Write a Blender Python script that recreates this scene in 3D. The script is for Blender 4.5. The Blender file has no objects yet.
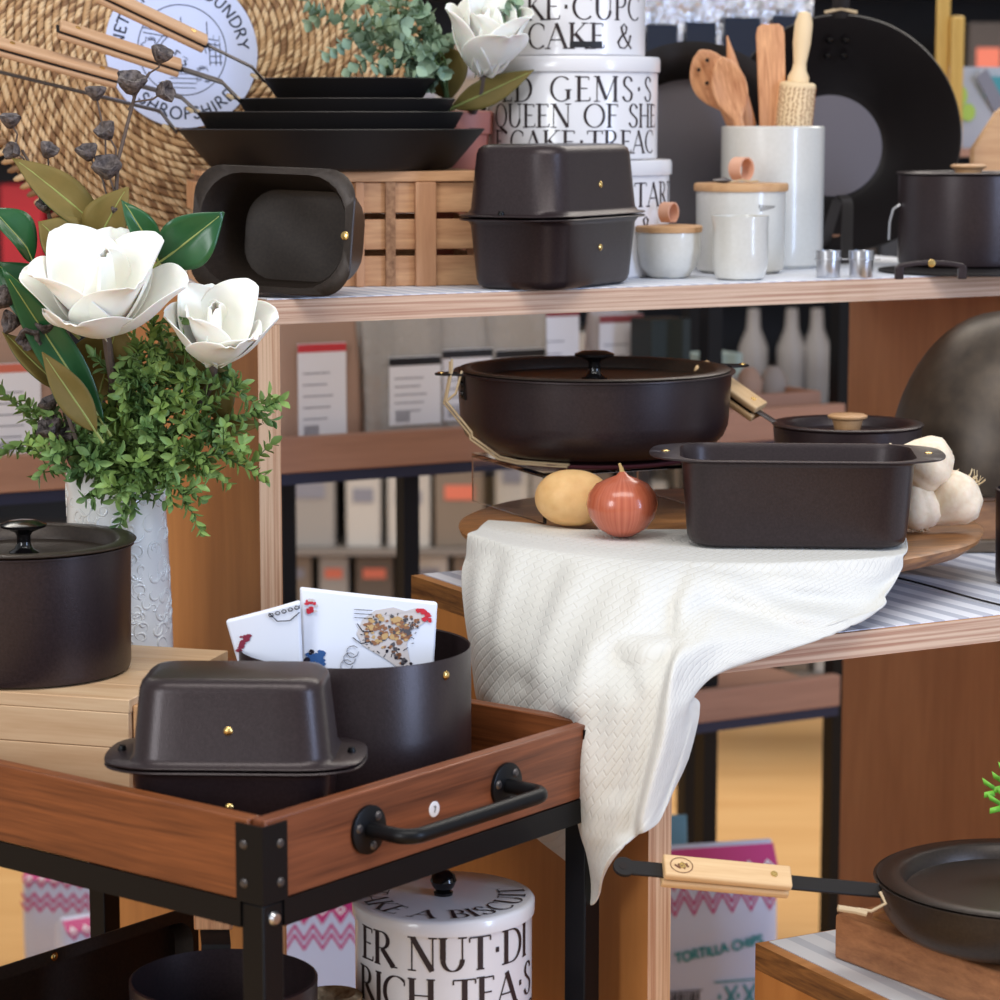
import bpy, math, random
from math import sin, cos, pi, radians, sqrt, atan2
from mathutils import Vector, Matrix, Quaternion
random.seed(11)
C = bpy.context.scene.collection
# ---------------- camera, world, lights, exposure ----------------
H = 1.35; FP = 2680.0; PITCH = math.atan(.1433); SP, CP = sin(PITCH), cos(PITCH)
cd = bpy.data.cameras.new('camera'); cam = bpy.data.objects.new('camera', cd); C.objects.link(cam)
cam.location = (0, 0, H); cam.rotation_euler = (pi/2 - PITCH, 0, 0)
cd.sensor_width = 36; cd.lens = 36*FP/1000; cd.clip_start = .05; cd.clip_end = 60
cd.dof.use_dof = True; cd.dof.focus_distance = 2.45; cd.dof.aperture_fstop = 8.0
bpy.context.scene.camera = cam
w = bpy.data.worlds.new('world'); bpy.context.scene.world = w; w.use_nodes = True
w.node_tree.nodes['Background'].inputs[0].default_value = (.92, .95, 1, 1)
w.node_tree.nodes['Background'].inputs[1].default_value = .42
def area(name, loc, target, sx, sy, power, col):
    l = bpy.data.lights.new(name, 'AREA'); l.shape = 'RECTANGLE'; l.size = sx; l.size_y = sy; l.energy = power; l.color = col
    o = bpy.data.objects.new(name, l); C.objects.link(o); o.location = loc
    o.rotation_euler = (Vector(target)-Vector(loc)).to_track_quat('-Z', 'Y').to_euler(); return o
area('window_light', (3.1, .35, 1.75), (0, 2.5, 1.0), .42, 2.1, 66, (.50, .66, 1))
area('window_light_left', (-2.6, -1.4, 2.2), (-.1, 2.6, 1.0), 1.2, 1.8, 74, (.93, .96, 1))
area('ceiling_light', (.2, 1.2, 3.2), (.2, 1.8, 0), 2.4, 1.0, 40, (1, .97, .92))
area('ceiling_light_aisle', (.4, 5.2, 3.1), (.4, 5.2, 0), 4.5, 1.6, 110, (1, .93, .84))
vs = bpy.context.scene.view_settings
vs.view_transform = 'Standard'; vs.look = 'None'; vs.gamma = 1; vs.use_curve_mapping = False; vs.exposure = 0.15

# ---------------- helpers ----------------
def pix(px, py, z=None, Y=None):
    u = (px-500)/FP; v = (500-py)/FP
    d = Vector((u, CP+v*SP, -SP+v*CP))
    k = (z-H)/d.z if z is not None else Y/d.y
    return Vector((0, 0, H)) + d*k
def col(base, e, px, z):
    "point base+s*e (horizontal line) that the photo column px meets at height z; returns s"
    u = (px-500)/FP
    a = base.x - u*(base.y*CP-(z-H)*SP); b = e.x - u*e.y*CP
    return -a/b
def s2l(c):
    c = c/255; return c/12.92 if c <= .04045 else ((c+.055)/1.055)**2.4
def rgb(r, g, b): return (s2l(r), s2l(g), s2l(b), 1)

class MB:
    def __init__(s): s.v = []; s.f = []; s.m = []
    def add(s, vs, fs, M=None, mi=0):
        n = len(s.v)
        s.v += [tuple(M @ Vector(p)) if M else tuple(p) for p in vs]
        s.f += [tuple(n+i for i in f) for f in fs]; s.m += [mi]*len(fs); return s
    def box(s, x0, x1, y0, y1, z0, z1, M=None, mi=None):
        vs = [(x, y, z) for z in (z0, z1) for y in (y0, y1) for x in (x0, x1)]
        fs = [(0, 2, 3, 1), (4, 5, 7, 6), (0, 1, 5, 4), (2, 6, 7, 3), (0, 4, 6, 2), (1, 3, 7, 5)]  # bottom top front back left right
        s.add(vs, fs, M)
        if mi: s.m[-6:] = mi
        return s
    def loft(s, rings, cap0=True, cap1=True, M=None, mi=0, close=True):
        n = len(rings[0]); vs = [p for r in rings for p in r]; fs = []
        for i in range(len(rings)-1):
            for j in range(n if close else n-1):
                a = i*n+j; b = i*n+(j+1) % n; fs.append((a, b, b+n, a+n))
        if cap0: fs.append(tuple(range(n))[::-1])
        if cap1: fs.append(tuple((len(rings)-1)*n+j for j in range(n)))
        return s.add(vs, fs, M, mi)
    def lathe(s, prof, n=48, M=None, mi=0, wob=None):
        vs = []; idx = []
        for (r, z) in prof:
            if r < 1e-6: idx.append([len(vs)]*n); vs.append((0, 0, z))
            else:
                idx.append(list(range(len(vs), len(vs)+n)))
                for j in range(n):
                    a = 2*pi*j/n; rr = r*(wob(a, z) if wob else 1); vs.append((rr*cos(a), rr*sin(a), z))
        fs = []
        for i in range(len(prof)-1):
            A, B = idx[i], idx[i+1]
            for j in range(n):
                k = (j+1) % n
                q = [A[j], A[k], B[k], B[j]]; o = []
                for t in q:
                    if t not in o: o.append(t)
                if len(o) > 2: fs.append(tuple(o))
        return s.add(vs, fs, M, mi)
    def tube(s, pts, r, n=10, M=None, mi=0, flat=1.0, up=None):
        pts = [Vector(p) for p in pts]; rings = []
        N = None
        for i, p in enumerate(pts):
            t = (pts[min(i+1, len(pts)-1)]-pts[max(i-1, 0)]).normalized()
            if N is None:
                u = Vector(up) if up else (Vector((0, 0, 1)) if abs(t.z) < .9 else Vector((1, 0, 0)))
                N = (u - t*u.dot(t)).normalized()
            else: N = (N - t*N.dot(t)).normalized()
            B = t.cross(N); rr = r[i] if isinstance(r, (list, tuple)) else r
            rings.append([tuple(p+N*cos(2*pi*j/n)*rr*flat+B*sin(2*pi*j/n)*rr) for j in range(n)])
        return s.loft(rings, M=M, mi=mi)
    def build(s, name, mat, parent=None, loc=None, rot=None, bevel=0, smooth=True, angle=38, subd=0, solid=0, label=None, seg=2):
        me = bpy.data.meshes.new(name); me.from_pydata(s.v, [], s.f)
        mats = mat if isinstance(mat, (list, tuple)) else [mat]
        for m in mats: me.materials.append(m)
        if len(mats) > 1: me.polygons.foreach_set('material_index', [min(i, len(mats)-1) for i in s.m])
        me.update()
        if smooth:
            me.polygons.foreach_set('use_smooth', [True]*len(me.polygons)); me.set_sharp_from_angle(angle=radians(angle))
        o = bpy.data.objects.new(name, me); C.objects.link(o)
        if parent: o.parent = parent
        if loc is not None: o.location = loc
        if rot is not None: o.rotation_euler = rot
        if solid:
            m = o.modifiers.new('thickness', 'SOLIDIFY'); m.thickness = solid; m.offset = 0
            if len(mats) > 1: m.material_offset = 1
        if bevel:
            m = o.modifiers.new('bevel', 'BEVEL'); m.width = bevel; m.segments = seg; m.limit_method = 'ANGLE'; m.angle_limit = radians(40)
        if subd:
            m = o.modifiers.new('subd', 'SUBSURF'); m.levels = subd; m.render_levels = subd
        if label: o['label'] = label
        return o
def thing(name, label, cat, loc=(0, 0, 0), rz=0, group=None, rot=None):
    o = bpy.data.objects.new(name, None); o.empty_display_size = .03; C.objects.link(o)
    o.location = loc; o.rotation_euler = rot if rot else (0, 0, rz)
    o['label'] = label; o['category'] = cat
    if group: o['group'] = group
    return o
def tag(o, label, cat, group=None):
    o['label'] = label; o['category'] = cat
    if group: o['group'] = group
    return o
def copy_tree(o, parent=None):
    c = o.copy(); C.objects.link(c)
    if parent: c.parent = parent
    for ch in list(o.children): copy_tree(ch, c)
    return c
def T(x=0, y=0, z=0): return Matrix.Translation((x, y, z))
def R(a, ax): return Matrix.Rotation(radians(a), 4, ax)

def rr(w, d, r, z, n=6, m=6, bx=0, by=0):
    pts = []; r = min(r, w/2-1e-4, d/2-1e-4)
    cs = [(w/2-r, d/2-r, 0), (-w/2+r, d/2-r, 90), (-w/2+r, -d/2+r, 180), (w/2-r, -d/2+r, 270)]
    for k, (cx, cy, a0) in enumerate(cs):
        arc = [(cx+r*cos(radians(a0+90*i/n)), cy+r*sin(radians(a0+90*i/n))) for i in range(n+1)]
        nx, ny, na = cs[(k+1) % 4]
        e = (nx+r*cos(radians(na)), ny+r*sin(radians(na)))
        pts += arc
        for i in range(1, m): pts.append((arc[-1][0]+(e[0]-arc[-1][0])*i/m, arc[-1][1]+(e[1]-arc[-1][1])*i/m))
    out = []
    for x, y in pts:
        if bx: x += (1 if x > 0 else -1)*bx*max(0, 1-(y/(d/2))**2)**.6*(1 if abs(x) > w/2-r-1e-5 else 0)
        out.append((x, y, z))
    return out

# ---------------- materials ----------------
MC = {}
def mat(name, color, rough=.5, metal=0, spec=.5, bump=None, coat=0, trans=0, ior=1.45, sheen=0, sss=0, var=None, aniso=0):
    if name in MC: return MC[name]
    m = bpy.data.materials.new(name); m.use_nodes = True; nt = m.node_tree; b = nt.nodes['Principled BSDF']
    b.inputs['Base Color'].default_value = color; b.inputs['Roughness'].default_value = rough; b.inputs['Metallic'].default_value = metal
    b.inputs['Specular IOR Level'].default_value = spec; b.inputs['Coat Weight'].default_value = coat; b.inputs['IOR'].default_value = ior
    b.inputs['Transmission Weight'].default_value = trans; b.inputs['Sheen Weight'].default_value = sheen
    if sss: b.inputs['Subsurface Weight'].default_value = sss; b.inputs['Subsurface Scale'].default_value = .01
    tc = nt.nodes.new('ShaderNodeTexCoord')
    if var:   # (scale, colour2, contrast)
        n = nt.nodes.new('ShaderNodeTexNoise'); n.inputs['Scale'].default_value = var[0]; n.inputs['Detail'].default_value = 6
        nt.links.new(tc.outputs['Object'], n.inputs['Vector'])
        r = nt.nodes.new('ShaderNodeValToRGB'); r.color_ramp.elements[0].position = .5-var[2]; r.color_ramp.elements[1].position = .5+var[2]
        r.color_ramp.elements[0].color = color; r.color_ramp.elements[1].color = var[1]
        nt.links.new(n.outputs['Fac'], r.inputs['Fac']); nt.links.new(r.outputs['Color'], b.inputs['Base Color'])
    if bump:  # (scale, strength, distance)
        n = nt.nodes.new('ShaderNodeTexNoise'); n.inputs['Scale'].default_value = bump[0]; n.inputs['Detail'].default_value = 4
        nt.links.new(tc.outputs['Object'], n.inputs['Vector'])
        bp = nt.nodes.new('ShaderNodeBump'); bp.inputs['Strength'].default_value = bump[1]; bp.inputs['Distance'].default_value = bump[2]
        nt.links.new(n.outputs['Fac'], bp.inputs['Height']); nt.links.new(bp.outputs['Normal'], b.inputs['Normal'])
    MC[name] = m; return m
def wood(name, c1, c2, axis='X', across=45, along=3, rough=.5, contrast=.22, rings=0, knots=0, spec=.4, detail=5, dist=.6):
    if name in MC: return MC[name]
    m = bpy.data.materials.new(name); m.use_nodes = True; nt = m.node_tree; b = nt.nodes['Principled BSDF']; L = nt.links
    b.inputs['Roughness'].default_value = rough; b.inputs['Specular IOR Level'].default_value = spec
    tc = nt.nodes.new('ShaderNodeTexCoord'); mp = nt.nodes.new('ShaderNodeMapping')
    s = [across]*3; s['XYZ'.index(axis)] = along; mp.inputs['Scale'].default_value = s
    L.new(tc.outputs['Object'], mp.inputs['Vector'])
    n = nt.nodes.new('ShaderNodeTexNoise'); n.inputs['Scale'].default_value = 1; n.inputs['Detail'].default_value = detail; n.inputs['Distortion'].default_value = dist
    L.new(mp.outputs['Vector'], n.inputs['Vector'])
    n2 = nt.nodes.new('ShaderNodeTexNoise'); n2.inputs['Scale'].default_value = 7; n2.inputs['Detail'].default_value = 3
    L.new(mp.outputs['Vector'], n2.inputs['Vector'])
    mx = nt.nodes.new('ShaderNodeMix'); mx.data_type = 'FLOAT'; mx.inputs[0].default_value = .3
    L.new(n.outputs['Fac'], mx.inputs[2]); L.new(n2.outputs['Fac'], mx.inputs[3])
    r = nt.nodes.new('ShaderNodeValToRGB'); e = r.color_ramp.elements
    e[0].position = .5-contrast; e[0].color = c2; e[1].position = .5+contrast*.6; e[1].color = c1
    L.new(mx.outputs[0], r.inputs['Fac'])
    L.new(r.outputs['Color'], b.inputs['Base Color'])
    bp = nt.nodes.new('ShaderNodeBump'); bp.inputs['Strength'].default_value = .15; bp.inputs['Distance'].default_value = .001
    L.new(mx.outputs[0], bp.inputs['Height']); L.new(bp.outputs['Normal'], b.inputs['Normal'])
    MC[name] = m; return m
def stripes(name, c1, c2, axis, period, duty=.5, rough=.6):
    m = bpy.data.materials.new(name); m.use_nodes = True; nt = m.node_tree; b = nt.nodes['Principled BSDF']; L = nt.links
    b.inputs['Roughness'].default_value = rough
    tc = nt.nodes.new('ShaderNodeTexCoord'); sx = nt.nodes.new('ShaderNodeSeparateXYZ'); L.new(tc.outputs['Object'], sx.inputs[0])
    d = nt.nodes.new('ShaderNodeMath'); d.operation = 'DIVIDE'; d.inputs[1].default_value = period; L.new(sx.outputs[axis], d.inputs[0])
    f = nt.nodes.new('ShaderNodeMath'); f.operation = 'FRACT'; L.new(d.outputs[0], f.inputs[0])
    g = nt.nodes.new('ShaderNodeMath'); g.operation = 'LESS_THAN'; g.inputs[1].default_value = duty; L.new(f.outputs[0], g.inputs[0])
    mx = nt.nodes.new('ShaderNodeMix'); mx.data_type = 'RGBA'; L.new(g.outputs[0], mx.inputs[0]); mx.inputs[6].default_value = c1; mx.inputs[7].default_value = c2
    L.new(mx.outputs[2], b.inputs['Base Color']); MC[name] = m; return m

IRON = mat('spun_black_iron', rgb(40, 30, 31), .33, .3, .6, bump=(900, .3, .0004), var=(420, rgb(56, 44, 46), .3))
IRONM = mat('matt_black_iron', rgb(30, 26, 25), .55, .2, .4, bump=(900, .2, .0004))
IRONG = mat('gloss_black_knob', rgb(14, 12, 13), .14, 0, .6)
IRONGREY = mat('grey_iron_floor', rgb(92, 88, 94), .5, .2, .5, bump=(900, .3, .0005))
SEAS = mat('seasoned_black_iron', rgb(42, 35, 31), .36, .35, .5, bump=(1200, .4, .0004), var=(350, rgb(60, 50, 43), .3))
BRASS = mat('brass', rgb(225, 190, 120), .25, 1)
STEEL = mat('brushed_steel', rgb(200, 200, 204), .28, 1)
DSTEEL = mat('dark_steel', rgb(96, 92, 92), .4, .8)
CARTBLK = mat('black_powder_coat', rgb(10, 10, 13), .4, 0, .28)
CREAM = mat('off_white_glaze', rgb(216, 213, 206), .25, 0, .5, coat=.3, var=(260, rgb(206, 203, 194), .4))
VASEW = mat('white_glaze', rgb(238, 238, 234), .14, 0, .6, coat=.5)
ENAMEL = mat('white_enamel', rgb(226, 224, 226), .24, 0, .5, coat=.3)
INK = mat('dark_lettering', rgb(45, 32, 34), .5)
PETAL = mat('white_petal', rgb(252, 250, 242), .5, 0, .3, sss=.12)
LEAFT = mat('glossy_leaf', rgb(28, 74, 44), .28, 0, .5, var=(30, rgb(46, 96, 52), .3))
LEAFB = mat('brown_leaf_back', rgb(128, 108, 58), .6, 0, .3, var=(60, rgb(110, 98, 50), .3))
BARK = mat('grey_bark', rgb(98, 84, 76), .8, bump=(200, .6, .002))
PODM = mat('dried_pod', rgb(52, 44, 44), .6, bump=(260, 1, .003), var=(190, rgb(112, 102, 100), .16))
BOXL = mat('fresh_green_leaf', rgb(84, 126, 84), .45, 0, .4, var=(22, rgb(158, 184, 96), .26))
EUC = mat('grey_green_leaf', rgb(128, 156, 138), .6, 0, .3, var=(25, rgb(172, 192, 158), .25))
PLY = wood('orange_ply_face', rgb(190, 128, 70), rgb(156, 96, 46), 'Z', 12, 1.6, .42, .3, dist=1.2)
PLYSHADE = wood('shade_toned_ply_face', rgb(196, 146, 108), rgb(156, 108, 76), 'Z', 12, 1.6, .5, .3, dist=1.2)  # same ply as left panels; right side's shaded look put into the colour
PLYZ = wood('ply_edge_flat', rgb(222, 190, 164), rgb(180, 134, 110), 'X', 340, 2.5, .7, .12, dist=.1, detail=2)
PLYX = wood('ply_edge_upright', rgb(222, 186, 152), rgb(180, 128, 94), 'Z', 340, 2.5, .7, .12, dist=.1, detail=2)
EDGED = wood('dark_edge_strip', rgb(146, 98, 52), rgb(72, 44, 24), 'Y', 110, 8, .6, .2, dist=1.5)
PALE = wood('pale_pine', rgb(222, 190, 152), rgb(190, 148, 108), 'X', 46, 3, .5, .26)
CRATE = wood('crate_timber', rgb(222, 174, 130), rgb(166, 112, 76), 'X', 60, 6, .6, .26)
CRATEZ = wood('crate_timber_upright', rgb(206, 156, 118), rgb(176, 124, 90), 'Z', 60, 6, .6, .3)
CARTW = wood('stained_cart_timber', rgb(142, 82, 52), rgb(62, 32, 20), 'X', 60, 2.5, .36, .24, dist=1.2)
CARTWY = wood('stained_cart_timber_side', rgb(148, 86, 48), rgb(68, 34, 18), 'Y', 60, 2.5, .36, .24, dist=1.2)
HANDW = wood('pale_handle_timber', rgb(232, 196, 148), rgb(204, 160, 110), 'X', 90, 5, .45, .3)
OLIVE = wood('olive_wood', rgb(230, 172, 124), rgb(164, 100, 62), 'Z', 90, 8, .5, .22, dist=1.6)
BOARDW = wood('round_board_timber', rgb(176, 122, 74), rgb(88, 54, 30), 'X', 30, 5, .42, .22, dist=2)
BUTCH = wood('butcher_block', rgb(172, 118, 78), rgb(118, 74, 48), 'X', 120, 30, .55, .25)
FLOORW = wood('pale_floor_timber', rgb(222, 178, 120), rgb(200, 150, 92), 'X', 14, 1.2, .4, .3)
LIDW = wood('beech_lid', rgb(206, 162, 116), rgb(180, 132, 88), 'X', 90, 8, .5, .25)
RACKW = wood('rack_fascia_timber', rgb(186, 142, 118), rgb(152, 112, 92), 'X', 30, 2, .6, .3)
LEATH = mat('tan_leather', rgb(222, 168, 140), .6)
TWINE = mat('jute_twine', rgb(200, 176, 140), .9)
LINEN = mat('white_paper_liner', rgb(232, 234, 240), .6)
KRAFT = mat('kraft_paper', rgb(170, 138, 118), .7, bump=(60, .3, .004))
WHITEP = mat('white_paper', rgb(240, 240, 244), .5)
MAGENTA = mat('magenta_print', rgb(200, 60, 130), .5)
TEAL = mat('teal_print', rgb(70, 150, 160), .5)
RED = mat('red_print', rgb(206, 60, 66), .5)
BLUE = mat('blue_print', rgb(52, 92, 150), .5)
ORNG = mat('orange_print', rgb(214, 116, 92), .5)
GREYP = mat('grey_print', rgb(130, 130, 140), .5)
BLACKP = mat('dark_plastic', rgb(26, 26, 30), .5)
GRIPW = wood('tan_grip_timber', rgb(212, 172, 134), rgb(176, 132, 96), 'X', 90, 5, .5, .3)
GLASS = mat('clear_acrylic', (1, 1, 1, 1), .02, 0, .5, trans=1, ior=1.3)
BAGCL = mat('clear_film', rgb(214, 210, 204), .15, 0, .6, trans=.5, ior=1.2, bump=(60, .8, .006))
FOIL = mat('silver_foil', rgb(220, 220, 226), .22, .9, .5, bump=(28, 1, .03))
BREAD = mat('brown_cracker', rgb(176, 126, 76), .8, bump=(120, .5, .003))

# ---------------- lettering ----------------
def arc(cx, cy, rx, ry, a0, a1, n=14): return [(cx+rx*cos(radians(a0+(a1-a0)*i/n)), cy+ry*sin(radians(a0+(a1-a0)*i/n))) for i in range(n+1)]
def V(x, y0=0, y1=1): return [(x, y0+(y1-y0)*i/4) for i in range(5)]
def Ln(a, b, n=5): return [(a[0]+(b[0]-a[0])*i/n, a[1]+(b[1]-a[1])*i/n) for i in range(n+1)]
BOWL = Ln((.1, 1), (.28, 1), 2)[:-1]+arc(.28, .75, .25, .25, 90, -90)+[(.1, .5)]
GL = {
 'A': (.78, [(Ln((0, 0), (.38, 1)), 't'), (Ln((.36, 1), (.76, 0)), 'T'), (Ln((.13, .34), (.62, .34)), 't')], [(0, 0), (.76, 0)]),
 'B': (.6, [(V(.1), 'T'), (BOWL, 'a'), (Ln((.1, .5), (.28, .5), 2)[:-1]+arc(.28, .25, .28, .25, 90, -90)+[(.1, 0)], 'a')], [(.06, 0), (.06, 1)]),
 'C': (.78, [(arc(.46, .5, .42, .5, 48, 312, 22), 'a'), (Ln((.74, .87), (.74, .74), 2), 't')], []),
 'D': (.82, [(V(.1), 'T'), (Ln((.1, 1), (.32, 1), 2)[:-1]+arc(.32, .5, .46, .5, 90, -90, 18)+[(.1, 0)], 'a')], [(.06, 0), (.06, 1)]),
 'E': (.55, [(V(.1), 'T'), (Ln((.1, .98), (.5, .98)), 't'), (Ln((.1, .52), (.44, .52)), 't'), (Ln((.1, .02), (.54, .02)), 't'), (Ln((.5, .98), (.5, .86), 1), 't'), (Ln((.54, .02), (.56, .16), 1), 't')], [(.06, 0), (.06, 1)]),
 'F': (.52, [(V(.1), 'T'), (Ln((.1, .98), (.5, .98)), 't'), (Ln((.1, .52), (.44, .52)), 't'), (Ln((.5, .98), (.5, .86), 1), 't')], [(.1, 0), (.06, 1)]),
 'G': (.84, [(arc(.46, .5, .42, .5, 48, 312, 22), 'a'), (V(.74, .08, .46), 'T')], [(.74, .46)]),
 'H': (.8, [(V(.1), 'T'), (V(.68), 'T'), (Ln((.1, .5), (.68, .5)), 't')], [(.1, 0), (.1, 1), (.68, 0), (.68, 1)]),
 'I': (.24, [(V(.12), 'T')], [(.12, 0), (.12, 1)]),
 'K': (.76, [(V(.1), 'T'), (Ln((.62, 1), (.12, .46)), 't'), (Ln((.24, .58), (.74, 0)), 'T')], [(.1, 0), (.1, 1), (.62, 1), (.74, 0)]),
 'L': (.54, [(V(.1), 'T'), (Ln((.1, .02), (.52, .02)), 't'), (Ln((.52, .02), (.54, .16), 1), 't')], [(.06, 0), (.1, 1)]),
 'M': (.98, [(V(.06), 't'), (Ln((.08, 1), (.46, .06)), 'T'), (Ln((.46, .06), (.86, 1)), 't'), (V(.88), 'T')], [(.06, 0), (.06, 1), (.88, 0), (.88, 1)]),
 'N': (.82, [(V(.08), 't'), (Ln((.1, 1), (.7, 0)), 'T'), (V(.72), 't')], [(.08, 0), (.08, 1), (.72, 1)]),
 'O': (.94, [(arc(.47, .5, .43, .5, 0, 360, 30), 'a')], []),
 'P': (.58, [(V(.1), 'T'), (BOWL, 'a')], [(.1, 0), (.06, 1)]),
 'Q': (.94, [(arc(.47, .5, .43, .5, 0, 360, 30), 'a'), (Ln((.42, .02), (.95, -.26)), 'T')], []),
 'R': (.72, [(V(.1), 'T'), (BOWL, 'a'), (Ln((.3, .5), (.74, 0)), 'T')], [(.1, 0), (.06, 1), (.74, 0)]),
 'S': (.55, [([(.48, .8), (.47, .9)]+arc(.28, .76, .2, .24, 55, 180, 8)+[(.12, .64), (.3, .5), (.46, .38)]+arc(.27, .25, .23, .25, 15, -150, 10)+[(.03, .2)], 'a')], []),
 'T': (.68, [(V(.34), 'T'), (Ln((0, .98), (.68, .98)), 't'), (Ln((.0, .98), (0, .84), 1), 't'), (Ln((.68, .98), (.68, .84), 1), 't')], [(.34, 0)]),
 'U': (.8, [(V(.1, .35, 1), 'T'), (arc(.39, .35, .29, .35, 180, 360), 'a'), (V(.68, .35, 1), 't')], [(.1, 1), (.68, 1)]),
 'Y': (.7, [(V(.34, 0, .5), 'T'), (Ln((0, 1), (.34, .5)), 'T'), (Ln((.68, 1), (.34, .5)), 't')], [(0, 1), (.68, 1)]),
 '&': (.85, [([(.8, .55), (.7, .25), (.45, .02), (.18, .05), (.08, .25), (.25, .48), (.5, .65), (.55, .85), (.4, 1), (.25, .85), (.32, .6), (.55, .3), (.85, 0)], 'a')], []),
 '.': (.3, [(Ln((.15, .42), (.15, .58), 1), 'D')], []), ' ': (.35, [], []),
 '7': (.5, [(Ln((.05, .96), (.48, .96)), 't'), (Ln((.48, .96), (.2, 0)), 'T')], []),
}
def text_faces(s, serif=True, TH=.13, TN=.035, space=.1):
    "returns verts2d, faces, width for text of cap height 1"
    Vv = []; F = []; x0 = 0
    def stroke(pts, mode):
        n = len(Vv); k = len(pts)
        for i, p in enumerate(pts):
            a = pts[max(i-1, 0)]; b = pts[min(i+1, k-1)]
            dx, dy = b[0]-a[0], b[1]-a[1]; l = sqrt(dx*dx+dy*dy) or 1; dx /= l; dy /= l
            wd = {'T': TH*1.15, 't': TN*1.2, 'D': .12}.get(mode, TN+(TH-TN)*abs(dy)**1.6)/2
            Vv.append((x0+p[0]-dy*wd, p[1]+dx*wd)); Vv.append((x0+p[0]+dy*wd, p[1]-dx*wd))
        for i in range(k-1): F.append((n+2*i, n+2*i+1, n+2*i+3, n+2*i+2))
    for ch in s:
        g = GL.get(ch)
        if not g: continue
        for pts, mode in g[1]: stroke(pts, mode if serif else ('t' if mode != 'D' else 'D'))
        if serif:
            for sx, sy in g[2]: stroke(Ln((sx-.13, sy), (sx+.13, sy), 2), 't')
        x0 += g[0]+space
    return Vv, F, x0-space
def text_mb(s, h, mp, serif=True, centre=True, TH=.13, TN=.035, x_off=0, space=.1, mb=None):
    "mp maps (x,y) in metres to 3D"
    Vv, F, wd = text_faces(s, serif, TH, TN, space)
    mb = mb or MB()
    mb.add([mp((x-(wd/2 if centre else 0))*h+x_off, y*h) for x, y in Vv], F); return mb
def cyl(R_, z0): return lambda x, y: (R_*sin(x/R_), -R_*cos(x/R_), z0+y)
# ---------------- setting ----------------
def struct(name, mb, m, **k):
    o = mb.build(name, m, **k); o['kind'] = 'structure'; return o
struct('floor', MB().box(-6, 6, -3, 10, -.05, 0), FLOORW, smooth=False)
struct('wall_back', MB().box(-6, 6, 8.0, 8.1, 0, 3.6), mat('dark_shop_wall', rgb(70, 66, 64), .8), smooth=False)

# ---------------- display units ----------------
ZU, ZM, ZL = 1.1725, .89, .617
ANG = radians(28.4); E = Vector((cos(ANG), sin(ANG), 0)); N = Vector((-sin(ANG), cos(ANG), 0))
B0 = pix(257, 301, z=ZU); B0.z = 0
def U(s, t, z=0): p = B0+E*s+N*t; return Vector((p.x, p.y, z))
TH = .0235
def unit(label, s0, t0, wd, dp, h, liner, linlabel, mats):
    o = U(s0, t0); root = thing('display_unit', label, 'display unit', (o.x, o.y, 0), ANG, 'stepped plywood display units')
    face, edge_top, edge_up, endm = mats
    top = MB().box(0, wd, 0, dp, h-TH, h, mi=[0, 0, 1, 1, 2, 2]); top.build('top_panel', [wood('ply_top', rgb(196, 140, 88), rgb(160, 106, 60), 'X', 20, 2), edge_top, endm], root, smooth=False)
    for x in (0, wd-TH):
        MB().box(x, x+TH, 0.0, dp, 0, h-TH-.0004, mi=[0, 0, 1, 1, 0, 0]).build('side_panel', [face if x == 0 else PLYSHADE, edge_up], root, smooth=False)
    l = MB().box(.012, wd-.012, .004, dp-.004, h+.0002, h+.0012).build('shelf_liner', liner, None, loc=(o.x, o.y, 0), rot=(0, 0, ANG), smooth=False)
    tag(l, linlabel, 'shelf liner'); return root
lin_u = stripes('fine_striped_paper', rgb(236, 238, 244), rgb(206, 212, 226), 'X', .02, .4)
lin_m = stripes('blue_grey_striped_paper', rgb(234, 237, 246), rgb(190, 195, 210), 'X', .028, .44)
lin_l = stripes('pale_striped_paper', rgb(214, 216, 220), rgb(190, 194, 202), 'X', .03, .4)
DU = .43
s850 = col(U(0, DU), E, 850, ZU-.03)
WU = s850+TH
unit('tallest plywood display unit holding the pan stack, white tins and utensil crock', 0, 0, WU, DU, ZU, lin_u, 'white paper liner with faint stripes under the crate and ceramics on the top shelf', (PLY, PLYZ, PLYX, PLY))
F0 = pix(650, 655, z=ZM)
d = F0-B0; sM = d.x*E.x+d.y*E.y; tM = d.x*N.x+d.y*N.y
unit('middle-height plywood display unit under the round board and draped white cloth', sM, tM, 1.0, -tM-.003, ZM, lin_m, 'blue and grey striped paper liner showing right of the draped cloth', (PLY, PLYZ, PLYX, EDGED))
G0 = pix(755, 943, z=ZL); d = G0-B0; sL = d.x*E.x+d.y*E.y; DL = .46
unit('lowest display unit at bottom right under the butcher block board', sL, tM-.003-DL, 1.0, DL, ZL, lin_l, 'pale paper liner under the butcher block board', (PLY, PLYZ, PLYX, EDGED))

# ---------------- retail rack behind ----------------
TR = .9; RR = U(0, TR)
rack = thing('retail_rack', 'black metal rack with brown timber fascia shelves standing behind the display units', 'shelving rack', (RR.x, RR.y, 0), ANG)
RS0, RS1 = -.9, 1.75
RZ = [.90, .485, 1.30]
def rs(px, z): return col(U(0, TR), E, px, z)
posts = [rs(412, .7), rs(713, .7), rs(842, .7), rs(-60, .9)]
for pi_, s_ in enumerate(posts):
    for y in (0, .42):
        MB().box(s_-.012, s_+.012, y, y+.025, 0, .858 if pi_ in (0, 3) else 1.2875).build('post', CARTBLK, rack, smooth=False)
for z in RZ[:2]:
    x1 = posts[2]-.014
    MB().box(RS0, x1, -.022, -.002, z-.026, z+.022).build('fascia', RACKW, rack, bevel=.002)
    MB().box(RS0, x1, -.018, 0.0, z-.042, z-.0265).build('rail', mat('navy_rail', rgb(34, 40, 66), .5), rack)
    MB().box(RS0, x1, .0, .44, z-.012, z).build('shelf_board', RACKW, rack)
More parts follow.
